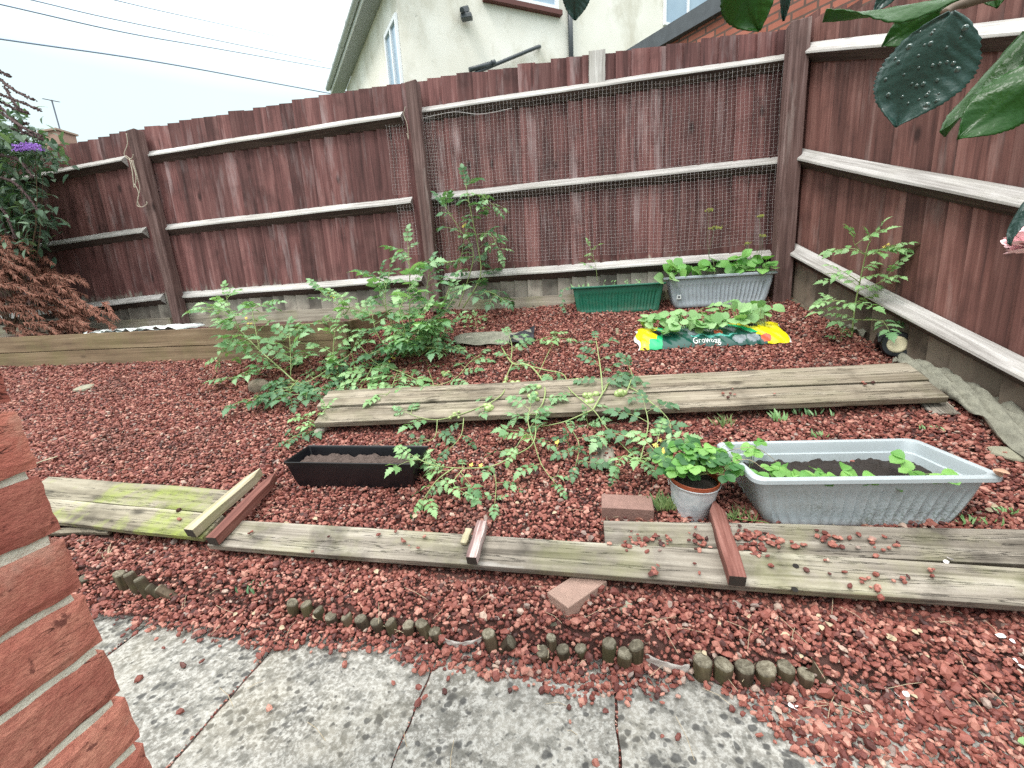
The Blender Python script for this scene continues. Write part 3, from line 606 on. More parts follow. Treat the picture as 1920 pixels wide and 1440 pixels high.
edging('dark round log stump just beside the brick corner', [((160, 1078), (163, 1095), .024)])
# membrane strips between logs
MEMB = simple('weathered_membrane', (.21, .205, .16), .85, 22, .7, bump=.8, bsc=35); MEMW = simple('pale_membrane_edge', (.38, .35, .32), .8, 12, .3)
def strip(pxs, dz0, h, mat, label, wr_=.006, lean=.02):
    top = smooth_path([G(p, dz0) for p in pxs], 6); mb = MB(); v = []
    for i, q in enumerate(top):
        for k in range(5): u = k / 4; v.append((q.x + wr_ * math.sin(i * 1.1 + k), q.y - lean * u + wr_ * math.sin(i * .8 + 2 * k), q.z - h * u + wr_ * .5 * math.sin(i * 1.7)))
    n = len(top); mb.add(v, [(i * 5 + k, i * 5 + k + 1, (i + 1) * 5 + k + 1, (i + 1) * 5 + k) for i in range(n - 1) for k in range(4)])
    return tag(mb.build('membrane_strip', mat, smooth=True, solid=.0015), label, 'membrane', 'exposed bits of weed membrane')
strip([(824, 1190), (840, 1199), (860, 1204), (885, 1201), (903, 1194)], .022, .02, MEMW, 'pale curved membrane edge showing between logs left of the lone upright log', .002, .003)
strip([(1210, 1226), (1240, 1238), (1270, 1247), (1292, 1246)], .03, .03, MEMW, 'pale membrane edge sagging between the greenish logs and the dark row', .002, .003)
def cloth(pl, pr, n, m, amp, mat, label, dz=.02):
    mb = MB(); L0 = smooth_path([G(p, dz) for p in pl], n); R0 = smooth_path([G(p, dz) for p in pr], n); k = min(len(L0), len(R0)); v = []
    for i in range(k):
        for j in range(m + 1):
            q = L0[i].lerp(R0[i], j / m); v.append((q.x, q.y, q.z + amp * (math.sin(j * 1.7 + i * .35) + .6 * math.sin(i * .9 + j * .7)) * .5 + amp * .5 * math.sin(math.pi * j / m)))
    mb.add(v, [(i * (m + 1) + j, i * (m + 1) + j + 1, (i + 1) * (m + 1) + j + 1, (i + 1) * (m + 1) + j) for i in range(k - 1) for j in range(m)])
    return tag(mb.build('weed_membrane', mat, smooth=True, solid=.002), label, 'membrane', 'exposed bits of weed membrane')
cloth([(1672, 683), (1725, 702), (1795, 752), (1860, 808), (1960, 885)], [(1690, 672), (1740, 690), (1800, 712), (1870, 750), (1975, 815)], 8, 14, .045, MEMB, 'wrinkled grey green weed membrane folded along the foot of the side fence', .045)
cloth([(855, 646), (900, 648), (940, 643), (985, 640)], [(850, 634), (900, 622), (950, 622), (1000, 620)], 6, 8, .02, MEMB, 'dusty patch of membrane showing right of the bushy tomato', .03)
BLK = simple('black_plastic', (.006, .006, .008), .35, spec=.5)
cloth([(955, 645), (985, 645), (1000, 640)], [(958, 628), (985, 618), (1003, 616)], 6, 6, .03, simple('black_membrane', (.015, .016, .022), .6), 'torn black membrane right of the bushy tomato', .04)
for pl in ([(1490, 552), (1530, 575), (1580, 605), (1610, 632)],):
    pr_ = [(p[0] + 24, p[1] - 3) for p in pl]; cloth(pl, pr_, 8, 6, .05, MEMB, 'crumpled membrane edge along the side fence behind the young tomato', .02)

# ------------------------------------------------------------------ troughs
def rrect(Lh, Wh, r, nl, nw, nc):
    pts = []
    def seg(a, b, n): return [(a[0] + (b[0] - a[0]) * i / n, a[1] + (b[1] - a[1]) * i / n) for i in range(n)]
    def arc(cx, cy, a0, n): return [(cx + r * math.cos(a0 + i / n * math.pi / 2), cy + r * math.sin(a0 + i / n * math.pi / 2)) for i in range(n)]
    pts += seg((-Lh + r, -Wh), (Lh - r, -Wh), nl) + arc(Lh - r, -Wh + r, -math.pi / 2, nc) + seg((Lh, -Wh + r), (Lh, Wh - r), nw) + arc(Lh - r, Wh - r, 0, nc)
    pts += seg((Lh - r, Wh), (-Lh + r, Wh), nl) + arc(-Lh + r, Wh - r, math.pi / 2, nc) + seg((-Lh, Wh - r), (-Lh, -Wh + r), nw) + arc(-Lh + r, -Wh + r, math.pi, nc)
    return pts
def trough(name, label, c, ang, L0, W0, L1, W1, H, matb, rimw=.02, rimh=.018, r=.03, flutes=0, expo=1.0, soil=SOIL, soilz=.7, fz=(.12, .74), wall=.006, ledge=True, tilt=0.0, soilamp=.01):
    c = Vector(c); root = empty(name, c, label, 'planter'); rot = Matrix.Rotation(ang, 3, 'Z') @ Matrix.Rotation(tilt, 3, 'X'); nl, nw, nc = (max(40, flutes * 8), 10, 6); N = 2 * nl + 2 * nw + 4 * nc
    rings = []
    def dims(u): k = u ** expo; return (L0 + (L1 - L0) * k) / 2, (W0 + (W1 - W0) * (u ** ((expo + 1) / 2))) / 2
    def ring(u, off=0, fl=False, z=None):
        a, b = dims(min(u, 1)); pts = rrect(a + off, b + off, r, nl, nw, nc); out = []
        for i, (x, y) in enumerate(pts):
            if fl and flutes and abs(y) > b + off - .002 and abs(x) < a * .9:
                t = (x / (a * .9) * flutes / 2) % 1; env = min(1, max(0, (u - fz[0]) / .05)) * min(1, max(0, (fz[1] - u) / .05)); y -= math.copysign(.009 * env * (max(0, math.sin(t * math.pi)) ** .6), y)
            out.append((x, y, H * u if z is None else z))
        return out
    us = [.0, .03] + [fz[0] - .02, fz[0] + .03] + [fz[0] + (fz[1] - fz[0]) * i / 6 for i in range(1, 6)] + [fz[1] - .03, fz[1] + .02, .86]
    rings.append(ring(0, -.012)); rings.append(ring(.004, -.004))
    for u in us[1:]: rings.append(ring(u, 0, True))
    zt_ = H
    rings += [ring(.9, 0, z=zt_ - rimh - .002), ring(1, rimw * .8, z=zt_ - rimh), ring(1, rimw, z=zt_ - rimh + .003), ring(1, rimw, z=zt_ - .006), ring(1, rimw - .004, z=zt_ - .001), ring(1, rimw * .3, z=zt_), ring(1, -wall * .5, z=zt_ - .003)]
    inner = [(1, -wall, zt_ - .012)]
    if ledge: inner += [(.8, -wall * .6, H * .80), (.79, -wall * 2.2, H * .79), (.6, -wall * 2.2, H * .6)]
    inner += [(.3, -wall * 1.5, H * .3), (.1, -wall * 1.5, H * .1)]
    for u, of, z in inner: rings.append(ring(u, of, z=z))
    mb = MB(); v = [rot @ Vector(p) + c for rg in rings for p in rg]; f = [(k * N + j, k * N + (j + 1) % N, (k + 1) * N + (j + 1) % N, (k + 1) * N + j) for k in range(len(rings) - 1) for j in range(N)]
    f += [tuple(range(N))[::-1], tuple((len(rings) - 1) * N + j for j in range(N))]
    mb.add(v, f); mb.build('trough_body', matb, root, smooth=True, sharp=38)
    a, b = dims(soilz); a -= .012; b -= .012; nx, ny = 60, 18; v = []
    for j in range(ny + 1):
        for i in range(nx + 1):
            x = -a + 2 * a * i / nx; y = -b + 2 * b * j / ny; z = H * soilz + soilamp * (math.sin(x * 31 + y * 9) * .5 + math.sin(x * 77 + y * 50) * .35 + random.uniform(-.45, .45))
            v.append(rot @ Vector((x, y, z)) + c)
    mb = MB(); mb.add(v, [(j * (nx + 1) + i, j * (nx + 1) + i + 1, (j + 1) * (nx + 1) + i + 1, (j + 1) * (nx + 1) + i) for j in range(ny) for i in range(nx)]); mb.build('soil', soil, root, smooth=False)
    return root, rot
def grime(name, c, g, amt):
    s = NT(name); v = s.tc.outputs['Object']; n = s.noise(v, 110, 4, .7); m = s.noise(v, 4.5, 4, .6)
    z = s.n('ShaderNodeSeparateXYZ'); s.set(z.inputs[0], v)
    lo = s.mr(z.outputs[2], .02, .2, 1, .15); k = s.math('MULTIPLY', s.mr(n, .45, .62), s.math('MULTIPLY', s.mr(m, .42, .6), lo)); k = s.math('MULTIPLY', k, amt); g2 = s.mr(s.noise(v, 13, 5, .7), .50, .68, 0, .38)
    col = s.mix(s.math('MULTIPLY', g2, lo), s.mix(k, c, g), (.13, .10, .075)); col = s.mix(1, col, s.mix(s.noise(v, 9, 3), (.88,) * 3, (1.1,) * 3), 'MULTIPLY'); return s.fin(col, .42, None, .45)
GREYP = grime('grey_plastic_grimy', (.40, .45, .47), (.10, .13, .09), .85); GREYP2 = grime('grey_plastic', (.33, .37, .41), (.2, .2, .2), .3); GRNP = grime('green_plastic', (.010, .115, .07), (.06, .09, .06), .6)
a = math.atan2(1.684 - 1.622, 1.401 - .574)
tr_big, rot_big = trough('plant_trough', 'big pale grey ribbed trough with a few strawberry runners, nearest on the right', (1.03, 1.868, .215), a, .63, .27, .815, .37, .245, GREYP, .024, .024, .04, 17, .5, soilz=.66, soilamp=.012)
trough('plant_trough', 'long black trough of bare brown soil lying left of centre', (-1.185, 1.93, .262), .0, .60, .15, .70, .205, .17, BLK, .004, .006, .008, 0, .55, SOILB, .72, ledge=False, wall=.004, soilamp=.012, tilt=.06)
trough('plant_trough', 'dark green ribbed trough standing against the back fence', (.255, 3.785, .985), .0, .66, .145, .735, .165, .235, GRNP, .016, .016, .012, 24, 1.0, soilz=.8)
tr_far, rot_far = trough('plant_trough', 'grey ribbed trough with bean leaves standing in the corner beside the green one', (1.045, 3.765, 1.005), -.01, .64, .13, .775, .17, .25, GREYP2, .018, .022, .02, 22, .5, soilz=.82)
# sticker on the far trough
mb = MB(); P = Yp((1273, 557), 3.693); mb.box(P, (.034, .002, .036)); st = mb.build('sticker', simple('white_sticker', (.75, .77, .78), .5), tr_far); mb = MB(); mb.box(P + Vector((0, -.0016, 0)), (.014, .001, .017)); mb.build('sticker_print', simple('sticker_ink', (.08, .08, .1), .5), st)

# ------------------------------------------------------------------ leaves and plants
def perp(d, n):
    d = d.normalized(); n = n - d * n.dot(d)
    if n.length < .05: n = Vector((0, 0, 1)) if abs(d.z) < .9 else Vector((1, 0, 0)); n = n - d * n.dot(d)
    return d, n.normalized()
TOMO = [(0, .04), (.14, .30), (.22, .40), (.30, .24), (.44, .42), (.52, .24), (.66, .30), (.74, .14), (1, 0)]
LANC = [(0, .05), (.2, .2), (.5, .24), (.8, .13), (1, 0)]
STRO = [(0, .04), (.12, .20), (.24, .36), (.30, .32), (.40, .46), (.46, .40), (.56, .50), (.62, .42), (.71, .47), (.77, .37), (.84, .36), (.89, .25), (.95, .18), (1.0, 0)]
OVAL = [(0, .12), (.12, .36), (.35, .50), (.6, .46), (.8, .30), (.93, .13), (1, 0)]
ROUND = [(-.12, .30), (.02, .46), (.25, .56), (.5, .56), (.72, .44), (.88, .26), (.97, .1), (1.0, 0)]
def leaflet(mb, base, d, n, l, out=TOMO, w=1.0, droop=.25, fold=.2):
    d, n = perp(d, n); s = d.cross(n); v = []; f = []
    def P(u, o_): return base + d * (l * u) + s * (l * w * o_) + n * (l * (fold * abs(o_) - droop * u * u))
    k = len(out)
    for (u, o_) in out: fw = .06 if o_ > .35 else 0; v += [P(max(u, 0), 0), P(u + fw, o_), P(u + fw, -o_)]
    for i in range(k - 1): a_ = i * 3; f += [(a_, a_ + 3, a_ + 4, a_ + 1), (a_ + 3, a_, a_ + 2, a_ + 5)]
    mb.add(v, f)
def tomato_leaf(mb, st, base, d, n, L_, pairs=3, droop=.35):
    d, n = perp(d, n); s = d.cross(n); pts = [base + d * (L_ * t) + n * (L_ * (.15 * t - droop * t * t)) for t in (0, .25, .5, .75, .92)]
    st.tube(pts, [L_ * .012, L_ * .01, L_ * .008, L_ * .006, L_ * .004], 4, False)
    for i in range(pairs):
        t = .32 + .5 * i / max(1, pairs - 1) if pairs > 1 else .5; c = base + d * (L_ * t) + n * (L_ * (.15 * t - droop * t * t)); ll = L_ * (.34 - .05 * abs(i - 1)) * random.uniform(.8, 1.1)
        for sg in (-1, 1):
            dd = (d * .55 + s * sg + n * random.uniform(-.25, .15)); leaflet(mb, c + s * sg * L_ * .02, dd, n + s * random.uniform(-.4, .4) + d * random.uniform(-.3, .3), ll, TOMO, .95, random.uniform(.15, .5), random.uniform(-.1, .4))
    leaflet(mb, pts[-1], d + n * random.uniform(-.6, -.1), n, L_ * .40, TOMO, .95, .35, .2)
def rv(s=1.0): return Vector((random.uniform(-1, 1), random.uniform(-1, 1), random.uniform(-1, 1))) * s
FRUIT = None
def fruit_obj(parent, p, r):
    global FRUIT
    if FRUIT is None:
        mb = MB(); n, k = 14, 9; v = [(0, 0, .93)]
        for i in range(1, k):
            a = math.pi * i / k
            for j in range(n): b = 2 * math.pi * j / n; v.append((math.sin(a) * math.cos(b), math.sin(a) * math.sin(b), math.cos(a) * .93))
        v.append((0, 0, -.93)); f = [(0, 1 + j, 1 + (j + 1) % n) for j in range(n)]
        for i in range(k - 2): f += [(1 + i * n + j, 1 + (i + 1) * n + j, 1 + (i + 1) * n + (j + 1) % n, 1 + i * n + (j + 1) % n) for j in range(n)]
        f += [(1 + (k - 2) * n + j, 1 + (k - 1) * n, 1 + (k - 2) * n + (j + 1) % n) for j in range(n)]
        mb.add(v, f); o = mb.build('tomato', TOMF, origin=(0, 0, 0), smooth=True); FRUIT = o.data; bpy.data.objects.remove(o)
    o = bpy.data.objects.new('tomato', FRUIT); COL.objects.link(o); o.parent = parent; o.location = Vector(p) - wloc(parent); o.scale = (r, r, r); o.rotation_euler = (random.uniform(-.5, .5), random.uniform(-.5, .5), 0); return o
def cluster(parent, st, p, dz, n, r=.014, sx=14, sy=7):
    c = G(p, dz + .03)
    for i in range(n):
        q = (p[0] + random.uniform(-sx, sx), p[1] + random.uniform(-sy, sy)); r_ = r * 1.5; g = G(q, dz + r * .8 + random.choice((0, 0, .012))); fruit_obj(parent, g, r_ * random.uniform(.75, 1.12)); st.tube([c, (c + g) / 2 + Vector((0, 0, .008)), g + Vector((0, 0, r * .7))], .0013, 4, False)
def blossoms(mb, c, n, s=.012, spr=.03):
    for i in range(n):
        q = c + rv(spr)
        for k in range(5): a = k * 1.257; leaflet(mb, q, Vector((math.cos(a), math.sin(a) * .6 - .4, math.sin(a) * .5)), Vector((0, -.4, 1)), s, LANC, 1.3, .4, 0)
def stempts(pl, mode, arg):
    """mode G: lying on the bank, each point (px, py, height above the bank); mode Y: upright, (px, py, y)"""
    return [G((q[0], q[1]), q[2]) if mode == 'G' else Yp((q[0], q[1]), q[2]) for q in pl]
def tomato_plant(label, base, stems, fruits=(), blos=(), group=None):
    """stems: (mode, points, radius, leaf spacing, leaf length, material, spread up, skip start)"""
    root = empty('tomato_plant', base, label, 'tomato plant', group); st = MB(); lv = {}
    for (mode, pl, rad, spc, LL, mat, upb, skip) in stems:
        pts = smooth_path(stempts(pl, mode, None), 6); k = len(pts); st.tube(pts, [rad * (1 - .6 * i / k) for i in range(k)], 6)
        acc = 0; side = random.choice((-1, 1)); mb = lv.setdefault(mat.name, (MB(), mat))[0]; tot = sum((pts[i + 1] - pts[i]).length for i in range(k - 1)); run = 0
        for i in range(k - 1):
            sg = (pts[i + 1] - pts[i]); acc += sg.length; run += sg.length
            if run < skip * tot: acc = 0; continue
            if acc > spc * DENS:
                acc = 0; side = -side; t = sg.normalized(); s = t.cross(Vector((0, 0, 1))); s = s.normalized() if s.length > .1 else Vector((random.uniform(-1, 1), random.uniform(-1, 1), 0)).normalized()
                if mode == 'Y': s = Matrix.Rotation(random.uniform(-.9, .9), 3, 'Z') @ s
                d = s * side + t * random.uniform(.1, .7) + Vector((0, 0, upb * random.uniform(.4, 1.2)))
                tomato_leaf(mb, st, pts[i], d, Vector((0, -.35, 1)) + rv(.35), LL * random.uniform(.8, 1.4), random.choice((2, 3, 3)), random.uniform(.2, .55))
        tomato_leaf(mb, st, pts[-1], (pts[-1] - pts[-3]).normalized() + Vector((0, 0, .1)), Vector((0, -.4, 1)), LL * .8)
        tomato_leaf(mb, st, pts[-2], (pts[-1] - pts[-3]).normalized() + rv(.8), Vector((0, -.4, 1)), LL * .6)
    for args in fruits: cluster(root, st, *args)
    st.build('stem', STEM, root, smooth=True)
    for nm, (mb, mat) in lv.items():
        if mb.v: mb.build('foliage', mat, root, smooth=True)
    if blos:
        mb = MB()
        for c, n in blos: blossoms(mb, c, n)
        mb.build('blossom', YELF, root)
    return root

DENS = .62
tomato_plant('left sprawling tomato with arching stems hanging over the raised bed', G((560, 730)), [
    ('Y', [(553, 716, 2.76), (527, 692, 2.80), (487, 657, 2.86), (450, 619, 2.92), (415, 583, 2.96), (380, 580, 2.96)], .0065, .055, .17, LTOM, .25, .1),
    ('Y', [(450, 619, 2.92), (425, 650, 2.86), (412, 672, 2.84)], .003, .045, .12, LTOMB, .1, .1), ('Y', [(450, 619, 2.92), (430, 575, 2.9), (425, 560, 2.9)], .003, .04, .15, LTOMB, .2, 0),
    ('Y', [(527, 690, 2.8), (480, 690, 2.76), (450, 705, 2.74), (420, 713, 2.74)], .003, .05, .12, LTOM, .2, .1),
    ('Y', [(545, 705, 2.78), (545, 670, 2.80), (543, 630, 2.84)], .004, .040, .16, LTOM, .3, .1), ('Y', [(487, 657, 2.86), (478, 610, 2.9), (475, 580, 2.94), (500, 570, 2.94)], .004, .045, .16, LTOM, .2, .1),
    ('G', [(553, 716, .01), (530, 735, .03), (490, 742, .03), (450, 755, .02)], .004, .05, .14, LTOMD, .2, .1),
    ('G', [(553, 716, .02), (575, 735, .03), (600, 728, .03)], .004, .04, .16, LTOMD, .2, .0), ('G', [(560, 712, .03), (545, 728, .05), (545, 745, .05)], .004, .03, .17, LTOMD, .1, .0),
    ('Y', [(560, 720, 2.76), (583, 713, 2.78), (623, 687, 2.86), (655, 665, 2.92), (668, 640, 3.0)], .005, .05, .15, LTOM, .3, .2),
    ('Y', [(530, 640, 2.95), (570, 610, 3.05), (610, 605, 3.1), (645, 585, 3.1), (615, 560, 3.1), (600, 545, 3.1)], .004, .055, .15, LTOM, .2, .1), ('Y', [(645, 590, 3.1), (655, 575, 3.05), (640, 560, 3.05)], .004, .04, .16, LTOMB, .2, .0),
    ('Y', [(625, 690, 2.88), (625, 650, 2.9), (628, 620, 2.92)], .004, .04, .15, LTOMB, .3, .1)],
    [((620, 700), .0, 8, .0135, 16, 8), ((582, 700), .0, 2, .011, 8, 5)], [(Yp((465, 600), 2.88), 4), (Yp((622, 553), 3.05), 4)])
bush = []
for (pl, LL, mt) in (([(770, 672, 3.1), (768, 600, 3.12), (768, 520, 3.14), (765, 462, 3.14)], .17, LTOM), ([(770, 665, 3.1), (735, 610, 3.1), (722, 560, 3.12), (730, 510, 3.12)], .17, LTOM), ([(775, 665, 3.08), (810, 610, 3.04), (828, 575, 3.02), (840, 545, 3.02)], .17, LTOM),
                     ([(775, 668, 3.05), (760, 620, 2.98), (750, 580, 2.97), (770, 540, 3.0)], .17, LTOMB), ([(785, 668, 3.05), (820, 640, 2.98), (845, 610, 2.96)], .16, LTOM), ([(765, 668, 3.05), (725, 650, 2.98), (705, 620, 2.96), (698, 590, 2.98)], .16, LTOM),
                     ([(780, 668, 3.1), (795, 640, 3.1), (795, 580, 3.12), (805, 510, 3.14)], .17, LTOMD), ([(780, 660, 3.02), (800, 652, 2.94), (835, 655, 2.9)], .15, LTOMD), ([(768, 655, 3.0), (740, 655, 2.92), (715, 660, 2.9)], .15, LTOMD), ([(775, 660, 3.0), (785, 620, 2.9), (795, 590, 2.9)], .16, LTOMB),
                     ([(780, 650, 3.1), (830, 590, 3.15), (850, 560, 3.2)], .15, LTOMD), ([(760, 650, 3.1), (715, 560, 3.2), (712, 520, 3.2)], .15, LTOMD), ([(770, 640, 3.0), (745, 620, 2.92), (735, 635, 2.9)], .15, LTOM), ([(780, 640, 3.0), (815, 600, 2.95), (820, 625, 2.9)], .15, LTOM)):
    bush.append(('Y', pl, .005, .05, LL, mt, .25, .02))
tomato_plant('dense bushy tomato in the middle at the foot of the middle post', G((775, 672)), bush, [((782, 722), .0, 3, .011, 9, 5), ((842, 703), .0, 5, .0125, 11, 5)], [(G((735, 672), .06), 4)])
tomato_plant('low trailing tomato stem running right from the bushy plant to the planks', G((690, 665)), [
    ('G', [(668, 640, .1), (690, 665, .05), (707, 682, .04), (750, 697, .03), (783, 713, .02), (813, 723, .02), (853, 710, .02), (880, 680, .03), (900, 665, .03)], .005, .09, .14, LTOM, .25, .1),
    ('G', [(700, 683, .03), (685, 712, .05), (672, 735, .04)], .004, .04, .15, LTOMB, .2, .1), ('G', [(745, 697, .03), (730, 735, .09), (715, 745, .08)], .003, .05, .15, LTOMB, .2, .1), ('G', [(660, 663, .08), (665, 700, .04), (650, 715, .03)], .004, .04, .14, LTOMD, .2, 0),
    ('G', [(813, 723, .02), (800, 660, .02), (850, 655, .05)], .003, .05, .12, LTOMB, .3, .4)])
tomato_plant('tall tomato climbing the back fence right of the middle post', Yp((870, 575), 3.8), [
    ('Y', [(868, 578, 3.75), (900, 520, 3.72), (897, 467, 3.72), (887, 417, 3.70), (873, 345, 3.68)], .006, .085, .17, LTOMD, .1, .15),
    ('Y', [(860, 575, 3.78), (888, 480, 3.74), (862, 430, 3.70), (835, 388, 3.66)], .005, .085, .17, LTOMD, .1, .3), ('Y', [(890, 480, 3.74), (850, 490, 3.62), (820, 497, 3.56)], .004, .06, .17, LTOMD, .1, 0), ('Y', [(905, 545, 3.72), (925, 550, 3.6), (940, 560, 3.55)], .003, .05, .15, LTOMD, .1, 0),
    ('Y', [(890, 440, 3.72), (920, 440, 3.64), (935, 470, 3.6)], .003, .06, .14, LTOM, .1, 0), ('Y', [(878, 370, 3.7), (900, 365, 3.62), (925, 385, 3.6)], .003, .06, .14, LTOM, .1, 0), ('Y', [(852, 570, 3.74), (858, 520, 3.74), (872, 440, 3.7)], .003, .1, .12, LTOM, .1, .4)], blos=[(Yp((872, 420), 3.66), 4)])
V = [('G', [(961, 681, .04), (950, 706, .03), (945, 734, .09), (925, 752, .095), (903, 762, .09), (860, 778, .09), (820, 787, .09), (785, 782, .09), (760, 772, .1)], .0045, .11, .12, LTOM, .25, .35),
    ('G', [(940, 650, .05), (961, 681, .04), (990, 684, .04), (1012, 706, .04), (1022, 731, .09), (1018, 755, .10), (1006, 777, .10), (1000, 830, .05), (960, 856, .05), (922, 874, .05), (875, 878, .05), (835, 876, .07)], .006, .12, .13, LTOM, .25, .1),
    ('G', [(985, 684, .04), (1019, 693, .04), (1056, 702, .04), (1069, 731, .09), (1112, 768, .1), (1137, 802, .05), (1175, 843, .04), (1200, 865, .05)], .0045, .14, .12, LTOM, .25, .1),
    ('G', [(1112, 768, .10), (1060, 790, .09), (1020, 799, .06)], .004, .10, .12, LTOM, .2, .2), ('G', [(1112, 768, .1), (1134, 731, .10), (1147, 718, .08), (1190, 731, .10), (1222, 756, .11), (1240, 771, .09), (1256, 792, .06), (1256, 815, .04)], .0055, .09, .12, LTOMD, .25, .2),
    ('G', [(1130, 738, .08), (1127, 700, .14), (1122, 665, .20), (1118, 640, .24)], .005, .035, .13, LTOMD, .3, 0), ('G', [(1175, 735, .10), (1185, 705, .13), (1180, 690, .16)], .004, .05, .12, LTOMD, .3, 0),
    ('G', [(958, 675, .04), (960, 650, .08), (955, 630, .12)], .004, .04, .13, LTOM, .3, 0), ('G', [(955, 655, .05), (1000, 640, .04), (1040, 628, .05)], .003, .08, .12, LTOMB, .2, .2), ('G', [(1000, 828, .05), (990, 790, .12), (995, 760, .14)], .004, .035, .13, LTOM, .3, 0),
    ('G', [(1000, 828, .05), (985, 815, .1), (970, 835, .09)], .004, .04, .13, LTOMB, .3, 0), ('G', [(1000, 825, .05), (1015, 870, .04), (1040, 905, .03)], .003, .07, .10, LTOM, .2, .4), ('G', [(1060, 790, .09), (1085, 830, .05), (1080, 870, .05)], .003, .06, .11, LTOMD, .2, .3),
    ('G', [(835, 876, .07), (805, 870, .13), (775, 855, .16)], .004, .03, .14, LTOMB, .1, 0), ('G', [(850, 878, .06), (820, 900, .08), (795, 935, .04)], .004, .04, .13, LTOMB, .1, 0), ('G', [(870, 878, .05), (850, 905, .05), (870, 925, .03)], .003, .04, .12, LTOM, .1, 0),
    ('G', [(922, 874, .05), (930, 905, .02), (928, 940, .03)], .003, .045, .10, LTOM, .1, .3), ('G', [(820, 787, .09), (815, 820, .03), (790, 830, .05)], .003, .05, .12, LTOMD, .2, .2), ('G', [(870, 775, .08), (865, 815, .04), (845, 840, .03)], .003, .05, .12, LTOMD, .2, .2),
    ('G', [(1200, 865, .05), (1215, 800, .12), (1210, 765, .16)], .004, .04, .14, LTOMD, .3, 0), ('G', [(1200, 865, .05), (1170, 855, .07), (1160, 870, .05)], .004, .03, .12, LTOM, .2, 0), ('G', [(1205, 870, .04), (1225, 850, .12), (1235, 820, .16)], .004, .04, .13, LTOMB, .3, 0), ('G', [(1010, 700, .04), (1040, 640, .03), (1060, 635, .04)], .003, .12, .1, LTOMB, .2, .6)]
DENS = 1.15
tomato_plant('long tomato vine trailing over the upper planks with clusters of green fruit', G((1200, 868)), V,
    [((952, 712), .0, 3, .0125, 8, 7), ((965, 720), .0, 3, .0125, 8, 3), ((917, 765), .075, 6, .0125, 8, 6), ((1003, 745), .075, 6, .0125, 10, 6), ((1085, 716), .0, 5, .0145, 16, 3), ((1108, 747), .075, 8, .0125, 13, 9), ((1168, 740), .08, 4, .0145, 14, 4), ((852, 780), .075, 6, .0075, 8, 8), ((1012, 725), .07, 1, .012, 2, 2)],
    [(G((1235, 835), .12), 6), (G((1045, 835), .03), 3), (G((1240, 855), .10), 4), (G((890, 880), .04), 2)])
DENS = .62
tomato_plant('young light green tomato standing alone at the side fence', G((1597, 632)), [
    ('Y', [(1597, 632, 3.14), (1603, 575, 3.10), (1612, 530, 3.06), (1625, 470, 3.02), (1632, 452, 3.0)], .0055, .14, .15, LTOMB, .05, .15), ('Y', [(1610, 545, 3.06), (1648, 530, 2.97), (1668, 512, 2.94)], .003, .05, .13, LTOMB, .05, 0), ('Y', [(1612, 530, 3.06), (1594, 517, 3.0), (1578, 508, 2.98)], .003, .05, .12, LTOMB, .05, .2),
    ('Y', [(1600, 600, 3.1), (1640, 600, 3.0), (1665, 603, 2.97)], .003, .06, .14, LTOM, .05, .2), ('Y', [(1600, 585, 3.1), (1578, 565, 3.0), (1562, 565, 2.98)], .003, .06, .14, LTOMB, .05, .2), ('Y', [(1625, 480, 3.02), (1650, 468, 2.96), (1668, 463, 2.94)], .003, .05, .13, LTOMB, .05, 0), ('Y', [(1625, 480, 3.02), (1605, 462, 2.98), (1600, 450, 2.96)], .003, .05, .13, LTOMB, .05, 0)], blos=[(Yp((1664, 462), 2.95), 3)])
tomato_plant('small pale tomato shoot at the left end of the long planks', G((595, 800)), [('G', [(605, 800, 0), (600, 785, .05), (610, 768, .10)], .003, .025, .10, LTOMB, .3, 0), ('G', [(600, 795, .02), (575, 785, .05), (560, 785, .05)], .002, .03, .09, LTOMB, .2, 0), ('G', [(590, 805, .0), (560, 815, .02), (540, 825, .02)], .003, .025, .10, LTOMD, .2, 0)])
tomato_plant('tiny tomato seedling in the gravel near the side fence behind the growing bag', G((1580, 638)), [('G', [(1578, 640, 0), (1577, 630, .03), (1576, 625, .05)], .002, .02, .07, LTOM, .1, 0)])
for (x, y), lb, mt in (((890, 610), 'small yellowish tomato seedling in the gravel by the gravel board', LTOMB), ((1065, 845), 'wilted seedling in the gravel below the long planks', LTOMD), ((1100, 800), 'seedling at the front edge of the long planks under the vine', LTOM)):
    tomato_plant(lb, G((x, y)), [('G', [(x, y + 8, 0), (x + 2, y - 4, .03), (x, y - 16, .07)], .002, .022, .08, mt, .2, 0)])

